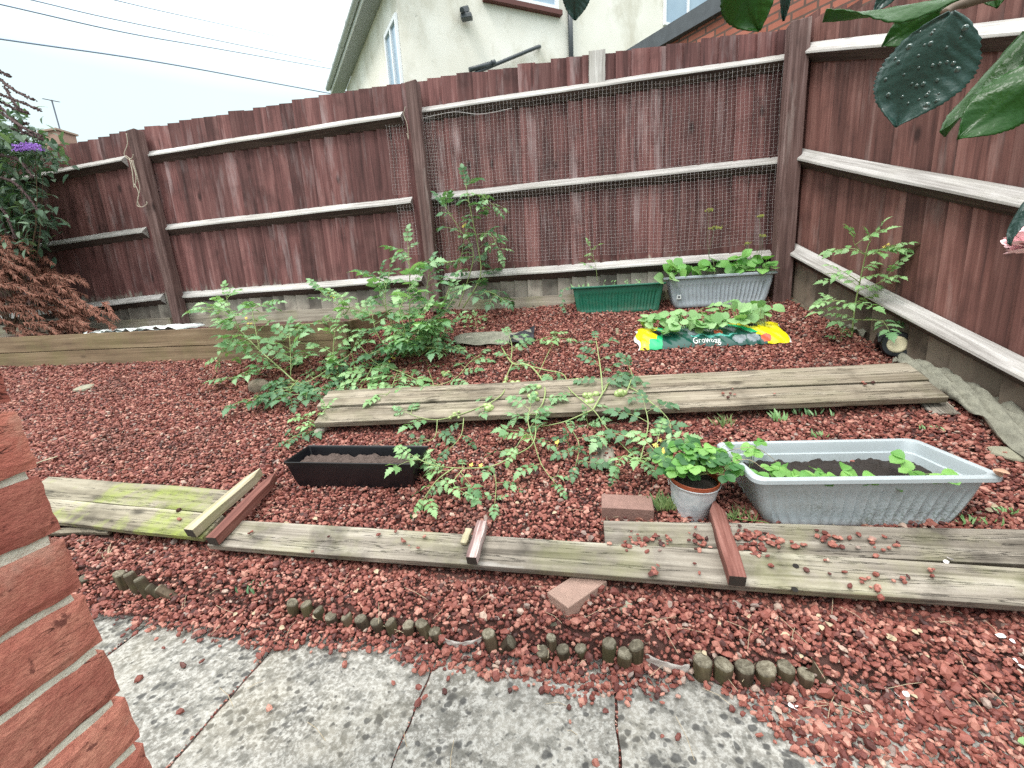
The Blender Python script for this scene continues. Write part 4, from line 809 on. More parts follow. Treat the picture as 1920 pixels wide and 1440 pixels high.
# --- leaves on petioles: strawberries, beans, squash
def tri_leaf(mb, st, base, tip, n, l, out=STRO, w=1.0):
    st.tube(smooth_path([base, (base + tip) / 2 + Vector((0, 0, .012)), tip], 3), .0013, 4, False)
    d = (tip - base); d.z = -.15 * Vector((d.x, d.y, 0)).length; d = d + Vector((random.uniform(-.01, .01), -.012, 0)); d, n = perp(d, n); s = d.cross(n)
    for a in (0, 1.25, -1.25): leaflet(mb, tip, d * math.cos(a) + s * math.sin(a), n + rv(.15), l * (1 if a == 0 else .92), out, w, random.uniform(.1, .3), random.uniform(.1, .5))
def plant_tri_(name, label, cat, base, spots, l, mat, out=STRO, w=1.0, trif=True, parent_group=None, nrm=Vector((0, -.35, 1))):
    root = empty(name, base, label, cat, parent_group); mb = MB(); st = MB(); base = Vector(base)
    for q, b in spots:
        n = nrm + rv(.35)
        if trif: tri_leaf(mb, st, b, q, n, l * random.uniform(.75, 1.15), out, w)
        else:
            st.tube([b, (b + q) / 2 + Vector((0, 0, .006)), q], .0014, 4, False); d = (q - b); d.z = 0; d = d + rv(.05) if d.length > .01 else Vector((random.uniform(-1, 1), -.6, 0)); leaflet(mb, q, d, n, l * random.uniform(.7, 1.15), out, w, random.uniform(.05, .35), random.uniform(-.1, .35))
    mb.build('foliage', mat, root, smooth=True); st.build('stem', STEM, root, smooth=True); return root
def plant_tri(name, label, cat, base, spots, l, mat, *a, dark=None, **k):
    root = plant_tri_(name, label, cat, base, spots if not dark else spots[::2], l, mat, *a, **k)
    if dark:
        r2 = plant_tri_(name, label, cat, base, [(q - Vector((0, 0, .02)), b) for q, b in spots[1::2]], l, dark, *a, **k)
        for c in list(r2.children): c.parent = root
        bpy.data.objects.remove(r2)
    return root
# metal bucket with pot and strawberry
bc = Vector((.428, 1.80, .208)); bk = empty('metal_bucket', bc, 'small galvanised metal bucket holding a terracotta pot, between the brown block and the big trough', 'bucket')
def lathe(prof, c, n=40, tiltm=None):
    mb = MB(); v = []; c = Vector(c)
    for (r_, z) in prof:
        for j in range(n): a = 2 * math.pi * j / n; q = Vector((r_ * math.cos(a), r_ * math.sin(a), z)); v.append(c + (tiltm @ q if tiltm else q))
    k = len(prof); mb.add(v, [(i * n + j, i * n + (j + 1) % n, (i + 1) * n + (j + 1) % n, (i + 1) * n + j) for i in range(k - 1) for j in range(n)]); return mb
TB = Matrix.Rotation(.10, 3, 'X') @ Matrix.Rotation(.05, 3, 'Y')
def galv():
    s = NT('galvanised_metal'); v = s.tc.outputs['Object']; a = s.noise(v, 35, 4, .6); b = s.noise(v, 7, 4)
    c = s.mix(s.mr(a, .4, .6), (.52, .57, .60), (.66, .70, .72)); c = s.mix(s.mr(b, .55, .7, 0, .5), c, (.33, .33, .30)); return s.fin(c, .5, s.bump(a, .1, .002), .5, Metallic=.25)
prof = [(0, .0), (.069, 0), (.071, .002)] + [(.071 + .027 * (z / .17) + (.0012 if (i % 2 and 4 < i < 13) else 0), z) for i, z in enumerate(np.linspace(.01, .165, 18))] + [(.101, .170), (.1025, .173), (.1015, .176), (.099, .175), (.097, .165), (.085, .08)]
lathe(prof, bc, 48, TB).build('bucket_body', galv(), bk, smooth=True, sharp=40)
for sx in (-1, 1):
    mb = MB(); q0 = bc + TB @ Vector((sx * .103, -.0, .160)); mb.tube([q0 + Vector((0, -.012, 0)), q0 + Vector((sx * .004, 0, .012)), q0 + Vector((0, .012, 0)), q0 + Vector((0, 0, -.012)), q0 + Vector((0, -.012, 0))], .002, 5); mb.build('handle_loop', WIRE, bk)
prof = [(.08, .12), (.0955, .165), (.0985, .178), (.0995, .192), (.098, .194), (.0945, .192), (.09, .16)]
pt = empty('flower_pot', bc + Vector((0, 0, .03)), 'terracotta coloured plastic pot of dark soil standing inside the metal bucket', 'flower pot')
lathe(prof, bc, 48, TB).build('pot_wall', simple('terracotta_plastic', (.33, .075, .03), .45, 20, .15), pt, smooth=True, sharp=40)
mb = lathe([(.093, .172), (.07, .178), (.04, .182), (.001, .184)], bc, 30, TB); mb.v = [tuple(Vector(q) + rv(.003)) for q in mb.v]; mb.build('soil', SOIL, pt)
sb = bc + Vector((0, 0, .19)); spots = []
for i in range(60):
    a = random.uniform(0, 6.28); r_ = .13 * math.sqrt(random.uniform(.01, 1)); z = random.uniform(.02, .15) * (1 - r_ * 3.5) + .02; spots.append((sb + Vector((.02 + math.cos(a) * r_ * 1.15, math.sin(a) * r_ * .9 - .01, max(.005, z) + .02)), sb + Vector((math.cos(a) * .02, math.sin(a) * .02, 0))))
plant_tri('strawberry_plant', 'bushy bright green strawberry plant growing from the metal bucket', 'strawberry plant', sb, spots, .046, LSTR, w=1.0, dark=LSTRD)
# runners into the big trough
bt = Vector((1.03, 1.868, .215)); sz = .215 + .245 * .66
def T(x, y, z): return bt + rot_big @ Vector((x, y, z - .215))
spots = []
for (x, y, z, k) in ((-.33, .06, sz + .09, 2), (-.30, -.05, sz + .05, 3), (-.22, -.04, sz + .04, 2), (-.14, -.09, sz + .03, 2), (-.10, -.10, sz + .03, 1), (-.05, -.08, sz + .035, 2), (.0, -.10, sz + .02, 2), (.07, -.11, sz + .02, 1), (-.36, -.10, sz + .05, 2), (-.25, -.12, sz + .05, 3), (-.17, -.13, sz + .05, 2), (-.02, -.14, sz + .04, 2), (-.3, .1, sz + .1, 2)):
    for i in range(k): p = T(x + random.uniform(-.03, .03), y + random.uniform(-.02, .03), z + random.uniform(-.01, .02)); spots.append((p, T(x, y + .01, sz)))
plant_tri('strawberry_plant', 'strawberry runners with fresh leaves in the left half of the big trough', 'strawberry plant', T(-.2, 0, sz), spots, .048, LSTR)
sp2 = [(T(.21, -.04, sz + .085), T(.22, -.05, sz)), (T(.20, -.10, sz + .06), T(.22, -.05, sz)), (T(.25, -.16, sz + .075), T(.22, -.05, sz))]
plant_tri('strawberry_plant', 'single strawberry plant leaning over the front rim at the right of the big trough', 'strawberry plant', T(.22, -.05, sz), sp2, .062, LSTR)
mb = MB(); mb.tube(smooth_path([sb + Vector((.08, 0, .04)), T(-.40, -.05, sz + .10), T(-.33, -.06, sz + .06), T(-.26, -.06, sz + .03)]), .0014, 5); mb.tube(smooth_path([sb + Vector((.08, .02, .07)), T(-.41, .02, sz + .12), T(-.30, .06, sz + .10), T(-.2, .08, sz + .02)]), .0014, 5)
for i in range(14): p = T(random.uniform(-.1, .12), random.uniform(-.12, -.04), sz + .012); mb.tube([p, p + Vector((random.uniform(-.03, .03), random.uniform(-.02, .02), random.uniform(0, .012)))], .0018, 4)
tag(mb.build('strawberry_runner', LDRY), 'thin straw coloured runners reaching from the bucket into the big trough', 'runner')
mb = MB(); leaflet(mb, T(.385, -.20, sz + .106), Vector((.5, -.5, .0)), Vector((0, 0, 1)), .04, OVAL, 1.1, .1, .3); leaflet(mb, T(.40, -.185, sz + .104), Vector((.2, -1, -.5)), Vector((0, -.6, 1)), .032, OVAL, 1.1, .3, .3)
tag(mb.build('dead_leaf', simple('tan_dead_leaf', (.50, .30, .20), .8, 60, .2), solid=.0006, smooth=True), 'curled tan dead leaf stuck on the right rim of the big trough', 'dead leaf')
mb = MB(); mb.tube(smooth_path([G(p, .03) for p in [(1352, 955), (1380, 972), (1430, 978), (1462, 990)]]), .0015, 5); tomd = MB(); leaflet(mb, G((1452, 990), .06), Vector((1, -.2, 0)), Vector((0, -.3, 1)), .03, STRO)
tag(mb.build('strawberry_shoot', LSTR), 'stray green shoot lying at the left foot of the big trough', 'strawberry shoot')

# beans in the far trough
ft = Vector((1.045, 3.765, 1.005)); spots = []
for i in range(52):
    x = random.choice([random.uniform(-.36, -.22), random.uniform(-.2, .38), random.uniform(-.2, .38), random.uniform(.0, .38)]); z = 1.245 + random.uniform(.01, .13); y = 3.765 + random.uniform(-.08, .04); spots.append((Vector((ft.x + x, y, z)), Vector((ft.x + x + random.uniform(-.02, .02), 3.77, 1.21))))
plant_tri('bean_plant', 'lush light green bean leaves filling the corner trough', 'bean plant', (1.045, 3.765, 1.21), spots, .085, LBEAN, OVAL, 1.05, False, nrm=Vector((0, -.9, .8)))
spots = [(Vector((.60, 3.66, 1.235)), Vector((.68, 3.75, 1.22))), (Vector((.66, 3.67, 1.26)), Vector((.70, 3.75, 1.22))), (Vector((.70, 3.66, 1.24)), Vector((.72, 3.75, 1.22)))]
plant_tri('squash_plant', 'blue green rounded leaves hanging over the gap between the green and corner troughs', 'squash plant', (.68, 3.74, 1.22), spots, .085, LSQ, ROUND, 1, False, nrm=Vector((0, -1, .5)))
def umbel(root_label, base, tips):
    root = empty('dill_plant', base, root_label, 'dill plant'); st = MB()
    for (p, y, r_, lean) in tips:
        fl = MB(); q = Yp(p, y); st.tube(smooth_path([Vector(base), (Vector(base) + q) / 2 + Vector((lean, 0, 0)), q - Vector((0, 0, .03))]), .0015, 4)
        for i in range(int(26 * r_ / .04)):
            a = random.uniform(0, 6.28); rr = r_ * math.sqrt(random.random()); e = q + Vector((math.cos(a) * rr, math.sin(a) * rr, -.35 * rr + random.uniform(-.006, .006))); st.tube([q - Vector((0, 0, .03)), e], .0005, 3, False)
            for k in range(5): c = e + rv(.006); fl.box(c, (.004, .004, .003))
        fl.build('umbel', UMB, root)
    st.build('stem', simple('dark_thin_stem', (.10, .13, .07), .6), root); return root
umbel('dill with flat yellow green flower heads against the netting, left of the corner post', (1.0, 3.77, 1.22), [((1330, 392), 3.76, .03, -.02), ((1340, 424), 3.74, .055, -.03)])
umbel('thinner dill close beside the corner post', (1.32, 3.77, 1.22), [((1425, 403), 3.74, .035, .02), ((1430, 440), 3.74, .025, .02), ((1402, 455), 3.75, .02, 0)])
tomato_plant('thin tomato shoot growing from the left of the green trough', (.03, 3.78, 1.19), [('Y', [(1120, 528, 3.77), (1117, 500, 3.75), (1107, 465, 3.73)], .0025, .05, .09, LTOMB, .2, .3)])
root = empty('weed_plant', (-.05, 3.78, 1.18), 'small grassy weeds at the left end of the green trough', 'weed'); mb = MB()
for i in range(34): p = Vector((-.05 + random.uniform(-.05, .09), 3.75 + random.uniform(-.03, .05), 1.17)); leaflet(mb, p, Vector((random.uniform(-.6, .6), random.uniform(-.5, .3), 1)), Vector((0, -1, .2)), random.uniform(.04, .09), LANC, .35, .5, 0)
mb.build('foliage', LTOMB, root); tr_ = MB(); lv = MB(); pts = smooth_path([Vector((-.13, 3.70, 1.22)), Vector((-.19, 3.66, 1.20)), Vector((-.20, 3.66, 1.10)), Vector((-.17, 3.66, 1.03))]); tr_.tube(pts, .002, 5)
for i in range(3, len(pts), 2): leaflet(lv, pts[i], Vector((random.choice((-1, 1)), -.5, -.4)), Vector((0, -1, .4)), .035, TOMO)
r2 = empty('trailing_weed', (-.17, 3.66, 1.02), 'trailing weed hanging down over the left end of the green trough', 'weed'); tr_.build('stem', STEM, r2); lv.build('foliage', LTOMD, r2)
root = empty('seedling', (.45, 3.78, 1.17), 'tiny pale seedlings along the green trough', 'seedling'); mb = MB()
for x in (.15, .22, .33, .42, .44, .55): 
    for k in range(5): leaflet(mb, Vector((x + random.uniform(-.02, .02), 3.72 + random.uniform(-.02, .05), 1.20 + random.uniform(0, .05))), rv(1), Vector((0, -.5, 1)), .025, LANC, 1, .3, 0)
    mb.tube([Vector((x, 3.75, 1.16)), Vector((x, 3.74, 1.235))], .001, 4)
mb.build('foliage', LTOMB, root)

# ------------------------------------------------------------------ growing bag with squash seedlings
gx0, gx1, gy0, gy1 = .35, 1.345, 3.09, 3.37
def bagpt(u, v):        # u along, v across from front to back
    x = gx0 + (gx1 - gx0) * u + (.014 * math.sin(v * 9) if u < .02 or u > .98 else 0); y = gy0 + (gy1 - gy0) * v + .04 * (u - .3); e = min(1, min(u, 1 - u) / .06); cr = math.sin(math.pi * min(max(v, 0), 1)) ** .55
    z = hz(x, y) * .0 + SL * (y - Y0) + .012 + .056 * cr * (math.sin(e * math.pi / 2) ** .7) * (1 + .10 * math.sin(u * 19) + .06 * math.sin(u * 43 + v * 9)) + .003 * math.sin(u * 90 + v * 25)
    return Vector((x, y, z))
GB = [simple('bag_yellow', (.80, .68, .01), .28), simple('bag_green', (.01, .42, .16), .28), simple('bag_dark_green', (.01, .07, .055), .22), simple('bag_white', (.75, .77, .74), .35), simple('bag_teal', (.10, .42, .36), .28), simple('bag_red_print', (.55, .10, .05), .35), simple('bag_grey_print', (.20, .24, .26), .35, 60, .6), simple('bag_cut', (.01, .01, .01), .9)]
mb = MB(); NU, NV = 170, 44; v = [bagpt(i / NU, j / NV) for j in range(NV + 1) for i in range(NU + 1)]; f = []; m = []
for j in range(NV):
    for i in range(NU):
        u = (i + .5) / NU; w = (j + .5) / NV; f.append((j * (NU + 1) + i, j * (NU + 1) + i + 1, (j + 1) * (NU + 1) + i + 1, (j + 1) * (NU + 1) + i)); c = 2
        if u < .012 or u > .988: c = 3
        elif u < .125 + .05 * w - .05 * (w < .2): c = 0
        elif u < .165 + .05 * w: c = 1
        elif u > .60 + .30 * (1 - w) * 1.0 * (w > .2) + (.25 if w <= .2 else 0) or (w > .18 and u > .72 + .1 * math.sin(w * 4)): c = 0
        elif w > .25 and u > .55 + .28 * (1 - w): c = 1
        elif ((u - .52) / .16) ** 2 + ((w - .24 - .03 * math.sin(u * 60)) / .035) ** 2 < 1: c = 4
        elif ((u - .40) / .05) ** 2 + ((w - .36) / .12) ** 2 < 1: c = 6
        elif ((u - .56) / .03) ** 2 + ((w - .36) / .11) ** 2 < 1: c = 5
        if w < .2 and c in (0, 2):
            if ((u - .68) / .045) ** 2 + ((w - .12) / .09) ** 2 < 1: c = 6
            if ((u - .77) / .04) ** 2 + ((w - .12) / .09) ** 2 < 1: c = 6
            if ((u - .85) / .035) ** 2 + ((w - .11) / .09) ** 2 < 1: c = 5
        if ((u - .145) / .035) ** 2 + ((w - .45) / .10) ** 2 < 1 or ((u - .80) / .035) ** 2 + ((w - .55) / .10) ** 2 < 1 or ((u - .47) / .05) ** 2 + ((w - .62) / .09) ** 2 < 1: c = 7
        m.append(c)
mb.add(v, f); mb.m = m
bag = empty('growing_bag', (.85, 3.2, .76), 'yellow and green plastic growing bag lying flat on the gravel near the corner', 'growing bag')
mb.build('bag_film', GB, bag, smooth=True)
def bagtext(txt, u0, u1, w0, w1, mat):
    cu = bpy.data.curves.new('bag_lettering', 'FONT'); cu.body = txt; cu.size = 1; cu.resolution_u = 3; to = bpy.data.objects.new('tmp', cu); COL.objects.link(to)
    bpy.context.view_layer.update(); me = bpy.data.meshes.new_from_object(to.evaluated_get(bpy.context.evaluated_depsgraph_get())); bpy.data.objects.remove(to)
    X = [q.co.x for q in me.vertices]; Yv = [q.co.y for q in me.vertices]; x0, x1, y0, y1 = min(X), max(X), min(Yv), max(Yv); mb = MB()
    vs = [bagpt(u0 + (q.co.x - x0) / (x1 - x0) * (u1 - u0), w0 + (q.co.y - y0) / (y1 - y0) * (w1 - w0)) + Vector((0, -.003, .002)) for q in me.vertices]; mb.add(vs, [tuple(p.vertices) for p in me.polygons]); return mb.build('lettering', mat, bag)
bagtext('Growbag', .375, .555, .01, .17, GB[3]); bagtext('Vegetable', .36, .56, .34, .5, GB[3])
spots = []
for i in range(120):
    u = random.uniform(.05, .92); w = random.uniform(.22, 1.0) if u > .12 else random.uniform(.3, .8); b = bagpt(u, .55); top = .03 + .07 * random.random() + .07 * (u > .5) * random.random(); spots.append((bagpt(u + random.uniform(-.03, .03), min(w, 1)) * 1.0 + Vector((0, .02, top)), b))
plant_tri('squash_plant', 'row of pale green round leaved squash plants growing out of the growing bag', 'squash plant', bagpt(.5, .55), spots, .072, LSQ, ROUND, 1, False, nrm=Vector((0, -.75, .9)))

# ------------------------------------------------------------------ toy wheel by the side fence
wc = G((1674, 668), .0) + Vector((0, -.02, .075)) ; wr_ = empty('loose_wheel', wc - Vector((0, 0, .08)), 'black rubber wheel with a cream hub lying against the side fence', 'wheel')
ax = Vector((-.35, -.93, .18)).normalized(); a_ = ax.cross(Vector((0, 0, 1))).normalized(); b_ = ax.cross(a_); rotw = Matrix((a_, b_, ax)).transposed()
lathe([(.045, -.02), (.072, -.02), (.078, -.013), (.080, 0), (.078, .013), (.072, .02), (.052, .021), (.050, .014)], wc, 36, rotw).build('tyre', BLK, wr_, smooth=True, sharp=40)
lathe([(.052, .008), (.049, .018), (.036, .019), (.026, .016), (.001, .017)], wc, 30, rotw).build('hub', simple('cream_plastic', (.72, .65, .44), .5), wr_, smooth=True)
mb = MB(); mb.box(wc - ax * .055 + Vector((-.055, .03, .02)), (.055, .07, .10), rotw @ Matrix.Rotation(.5, 3, 'X')); mb.box(wc - ax * .04 + Vector((-.04, .0, .08)), (.03, .04, .03), rotw); mb.build('fork', BLK, wr_, bevel=.006)

# ------------------------------------------------------------------ left shrub and dead conifer
def shrub():
    base = Vector((-5.35, 3.45, .98)); root = empty('buddleia_shrub', base, 'dark green buddleia with drooping dead flower spikes in the top left corner', 'shrub'); lv = MB(); st = MB()
    for i in range(230):
        py_ = random.uniform(215, 470); p = Yp((random.uniform(-230, 78 + 25 * math.sin(py_ * .05)) - .25 * max(0, 300 - py_), py_), random.uniform(3.25, 3.75))
        px = (p - Vector(EYE)).length
        if i % 8 == 0: st.tube(smooth_path([base + Vector((random.uniform(-.5, .1), 0, .1)), (base + p) / 2 + Vector((0, 0, .2)), p], 3), [.006] * 4 + [.004, .002, .0015], 4, False)
        for k in range(random.randint(12, 20)):
            q = p + rv(.13); leaflet(lv, q, Vector((random.uniform(-.8, 1), random.uniform(-1, .3), random.uniform(-.7, .4))), Vector((0, -.3, 1)) + rv(.5), random.uniform(.07, .13), LANC, .75, random.uniform(.2, .6), .2)
    st.build('branch', STEMB, root); lv.build('foliage', LBUD, root, smooth=True)
    for (a, b, c) in [((2, 150), (25, 168), (64, 188)), ((-5, 175), (35, 190), (74, 206)), ((0, 190), (30, 205), (53, 212)), ((-8, 205), (25, 225), (50, 232)), ((8, 215), (45, 240), (78, 255)), ((0, 200), (30, 230), (48, 262)), ((-12, 128), (0, 134), (17, 142)), ((10, 165), (28, 195), (42, 208)), ((22, 240), (55, 252), (80, 262)), ((-10, 330), (30, 345), (70, 392)), ((-20, 370), (10, 400), (28, 445)), ((-15, 395), (5, 420), (22, 462)), ((0, 290), (35, 300), (60, 330))]:
        y = random.uniform(3.2, 3.4); pts = smooth_path([Yp(a, y), Yp(b, y - .03), Yp(c, y - .05)], 6); mb = MB(); k = len(pts); mb.tube(pts, [.011 * (1 - .8 * abs(i / k - .35)) for i in range(k)], 6)
        for i in range(110): q = random.choice(pts) + rv(.012); mb.box(q, (.007, .007, .007), Matrix.Rotation(random.random() * 3, 3, 'Y'))
        mb.build('dead_flower_spike', DEADF, root)
    mb = MB(); pts = smooth_path([Yp((30, 278), 3.2), Yp((52, 274), 3.17), Yp((72, 276), 3.15)], 5)
    for i in range(420): q = random.choice(pts) + rv(.022); leaflet(mb, q, rv(1), Vector((0, -1, 0)), .012, LANC, 2, .2, 0)
    mb.build('flower_spike', PURP, root)
shrub()
def dead_conifer():
    base = Vector((-5.6, 3.35, 1.0)); root = empty('dead_conifer', base, 'dead reddish brown conifer branches spilling over the left of the raised bed', 'conifer'); mb = MB(); st = MB()
    for i in range(190):
        py = random.uniform(450, 650); reach = np.interp(py, [440, 470, 520, 560, 590, 640], [75, 90, 135, 170, 205, 175]); reach += 24 * math.sin(py * .31) + 14 * math.sin(py * .83); px = reach - abs(random.gauss(0, 95)) - (20 if py < 520 else 0)
        y = random.uniform(3.2, 3.55); tip = Yp((px, py), y); st0 = tip + Vector((-random.uniform(.25, .45), random.uniform(0, .15), random.uniform(.0, .16)))
        pts = smooth_path([st0, (st0 + tip) / 2 + Vector((0, 0, .035)), tip], 6); k = len(pts); st.tube(pts, .004, 4, False)
        for i2 in range(1, k):
            t = (pts[i2] - pts[i2 - 1]).normalized()
            for r_ in range(8):
                d = t * 1.1 + rv(.75); l_ = random.uniform(.03, .06) * (1 - .4 * i2 / k); q = pts[i2]; mb.tube([q, q + d * l_ * .5 + Vector((0, 0, -.004)), q + d * l_ + Vector((0, 0, -.012))], [.0045, .004, .0015], 4, False)
    st.build('branch', STEMB, root); mb.build('foliage', DEADC, root)
dead_conifer()

# ------------------------------------------------------------------ foreground brick corner
wx, wy = -.5795, .342
bw_ = empty('brick_wall', (wx - .15, -.4, 0), 'red brick house corner with grey mortar close by on the left', 'wall')
mb = MB(); ch = .0755; zoff = -.012
for k in range(0, 36):
    z0 = zoff + k * ch; par = k % 2; ylist = []
    y = wy + random.uniform(-.003, .003); first = .215
    while y > -1.4: ylist.append((y - (first - .01 if first else 0), y)); y -= .215 + (.1 if par and y > wy - .02 else 0) * 0 ; first = .215
    for (a, b) in ylist:
        x1 = wx + random.uniform(-.0015, .0015); nx, nz_ = 1, 1
        # face as fine grid for a slightly uneven arris
        n1, n2 = 14, 6; v = []; zz0, zz1 = z0 + random.uniform(-.001, .001), z0 + ch - .0105 + random.uniform(-.001, .001)
        for j in range(n2 + 1):
            for i in range(n1 + 1):
                e = (i in (0, n1)) or (j in (0, n2)); yy = a + (b - a) * i / n1; z_ = zz0 + (zz1 - zz0) * j / n2
                v.append((x1 - (.0035 if e else 0) + random.uniform(-.0006, .0006), yy + (random.uniform(-.0012, .0012) if i in (0, n1) else 0), z_ + (random.uniform(-.0012, .0012) if j in (0, n2) else 0)))
        m1 = n1 + 1; f = [(j * m1 + i, j * m1 + i + 1, (j + 1) * m1 + i + 1, (j + 1) * m1 + i) for j in range(n2) for i in range(n1)]
        bnd = list(range(m1)) + [j * m1 + n1 for j in range(1, n2 + 1)] + [n2 * m1 + i for i in range(n1 - 1, -1, -1)] + [j * m1 for j in range(n2 - 1, 0, -1)]
        n0 = len(v); v += [(wx - .1, v[i][1], v[i][2]) for i in bnd]; f += [(bnd[(i + 1) % len(bnd)], bnd[i], n0 + i, n0 + (i + 1) % len(bnd)) for i in range(len(bnd))]; f.append(tuple(n0 + i for i in range(len(bnd)))[::-1])
        mb.add(v, f)
    for xx in (-.78, -.995):      # end face bricks
        mb.box((xx, wy - .052, z0 + .0325), (.20, .1, .065))
LEAN = lambda q: (q[0] - .024 * (q[2] - .88), q[1] - .0406 * (q[2] - .88), q[2])
mb.v = [LEAN(q) for q in mb.v]; mb.build('brickwork', BRK, bw_)
mb = MB(); nz_ = 110; v = []
for k in range(nz_ + 1):
    z = -.02 + 2.74 * k / nz_; jit = .0016
    v += [(wx - .0065 + random.uniform(-jit, jit), -1.4, z), (wx - .0065 + random.uniform(-jit, jit), wy - .0075 + random.uniform(-jit, jit) * 2, z), (-1.1, wy - .006, z), (-1.1, -1.4, z)]
mb.add(v, [(k * 4 + j, k * 4 + 4 + j, k * 4 + 4 + (j + 1) % 4, k * 4 + (j + 1) % 4) for k in range(nz_) for j in range(4)]); mb.v = [LEAN(q) for q in mb.v]; mb.build('mortar', MORT, bw_)

# ------------------------------------------------------------------ neighbour's rendered house
az = lambda a: Vector((math.sin(RAD(a)), math.cos(RAD(a)), 0))
C0 = az(-20.95) * 8.0; DA = az(-40); DB = az(58)
def A_(p, o=0): n = Vector((DA.y, -DA.x, 0)); n = n if n.dot(-C0) > 0 else -n; return PLp(p, C0 + n * o, DA)
def B_(p, o=0): n = Vector((DB.y, -DB.x, 0)); n = n if n.dot(-C0) > 0 else -n; return PLp(p, C0 + n * o, DB)
NB = Vector((DB.y, -DB.x, 0)); NB = NB if NB.dot(-C0) > 0 else -NB
NA = Vector((DA.y, -DA.x, 0)); NA = NA if NA.dot(-C0) > 0 else -NA
def render_mat():
    s = NT('cream_render'); v = s.tc.outputs['Object']; a = s.noise(v, .9, 5, .6); b = s.noise(s.map(v, (1.6, 1.6, .9)), 1, 5, .65); f = s.noise(v, 60, 3, .7)
    c = s.mix(s.mr(a, .35, .65), (.76, .73, .65), (.86, .84, .78)); c = s.mix(s.mr(b, .50, .68, 0, .55), c, (.45, .41, .31)); g = s.noise(v, 5, 4, .6); c = s.mix(s.mr(g, .68, .75, 0, .4), c, (.30, .30, .26))
    return s.fin(c, .9, s.bump(f, .2, .01), .2)
REN = render_mat(); UPVC = simple('white_window_frame', (.80, .82, .85), .35); SOF = simple('grey_soffit', (.34, .36, .37), .6, 4, .2); DGREY = simple('dark_grey_plastic', (.06, .07, .08), .4); TILE = simple('dark_roof_tile', (.09, .075, .07), .8, 5, .3)
def glass_mat():
    s = NT('window_glass'); v = s.tc.outputs['Object']; return s.fin(s.mix(s.noise(v, 2, 2), (.20, .30, .42), (.42, .55, .66)), .08, None, .8)
GLS = glass_mat()
house = empty('neighbour_house', (C0.x, C0.y, 1.0), 'cream rendered house rising behind the back fence', 'house')
eA = A_((715, 2)); ze = eA.z
mb = MB(); LA, LB = 4.2, 9.0; q = [C0, C0 + DB * LB, C0 + DB * LB + DA * LA, C0 + DA * LA]
# gable-topped body
b4 = [(p.x, p.y, .95) for p in q]; ht = ze
t4 = [(q[0].x, q[0].y, ht), (q[1].x, q[1].y, ht + 5), (q[2].x, q[2].y, ht + 5), (q[3].x, q[3].y, ht)]
mb.hexa([b4[0], b4[1], b4[2], b4[3]], t4); mb.build('wall', REN, house)
# soffit, gutter and roof over the left face
def band(pt_in, pt_out, zin, zout, th, mat, name, par, l0=-.3, l1=LA + .4):
    mb = MB(); a = C0 + NA * pt_in + DA * l0; b = C0 + NA * pt_out + DA * l0; c = C0 + NA * pt_out + DA * l1; d = C0 + NA * pt_in + DA * l1
    mb.hexa([(a.x, a.y, zin), (b.x, b.y, zout), (c.x, c.y, zout), (d.x, d.y, zin)], [(a.x, a.y, zin + th), (b.x, b.y, zout + th), (c.x, c.y, zout + th), (d.x, d.y, zin + th)]); return mb.build(name, mat, par)
go = .28
band(.002, go, ze + .002, ze + .002, .02, SOF, 'soffit', house); band(go + .002, go + .02, ze - .02, ze - .02, .17, UPVC, 'fascia', house)
mb = MB(); a = C0 + NA * (go + .075) - DA * .3; b = C0 + NA * (go + .075) + DA * (LA + .4); mb.tube([(a.x, a.y, ze + .09), (b.x, b.y, ze + .09)], .055, 12)
for k in range(6): c = a.lerp(b, (k + .5) / 6); c2 = c + DA * .05; mb.tube([(c.x, c.y, ze + .09), (c2.x, c2.y, ze + .09)], .064, 12)
mb.build('gutter', simple('grey_white_gutter', (.45, .48, .48), .5), house, smooth=True, sharp=40)
rm = MB(); a = C0 + NA * (go + .05) - DA * .3; b = C0 + NA * (go + .05) + DA * (LA + .4); c = b - NA * 3.4; d = a - NA * 3.4
rm.hexa([(a.x, a.y, ze + .16), (b.x, b.y, ze + .16), (c.x, c.y, ze + 2.0), (d.x, d.y, ze + 2.0)], [(a.x, a.y, ze + .23), (b.x, b.y, ze + .23), (c.x, c.y, ze + 2.07), (d.x, d.y, ze + 2.07)]); rm.build('roof', TILE, house)
# window in the left face
def window(face, N_, D_, p0, p1, zb, zt_, par, mull=1, fw=.06):
    a = face(p0); b = face(p1); a = Vector((a.x, a.y, 0)); b = Vector((b.x, b.y, 0)); fr = MB(); ln = (b - a).length; X = (b - a).normalized()
    def pane(u0, u1, z0, z1, o0, o1, m_):
        p = [a + X * u0 + N_ * o0, a + X * u1 + N_ * o0, a + X * u1 + N_ * o1, a + X * u0 + N_ * o1]; m_.hexa([(t.x, t.y, z0) for t in p], [(t.x, t.y, z1) for t in p])
    pane(0, ln, zb, zb + fw, .004, .045, fr); pane(0, ln, zt_ - fw, zt_, .004, .045, fr); pane(0, fw, zb + fw, zt_ - fw, .004, .045, fr); pane(ln - fw, ln, zb + fw, zt_ - fw, .004, .045, fr)
    for k in range(mull): u = ln * (k + 1) / (mull + 1); pane(u - fw / 2, u + fw / 2, zb + fw, zt_ - fw, .004, .042, fr)
    o = fr.build('window', UPVC, par); g = MB(); pane(fw * .8, ln - fw * .8, zb + fw * .8, zt_ - fw * .8, .003, .012, g); g.build('pane', GLS, o); return o
wt_ = A_((726, 64)).z
window(A_, NA, DA, (757, 150), (727, 100), wt_ - 1.5, wt_, house, 1, .06)
zs = B_((1000, 20)).z
window(B_, NB, DB, (935, 10), (1046, 25), zs + .06, zs + 1.1, house, 1, .07)
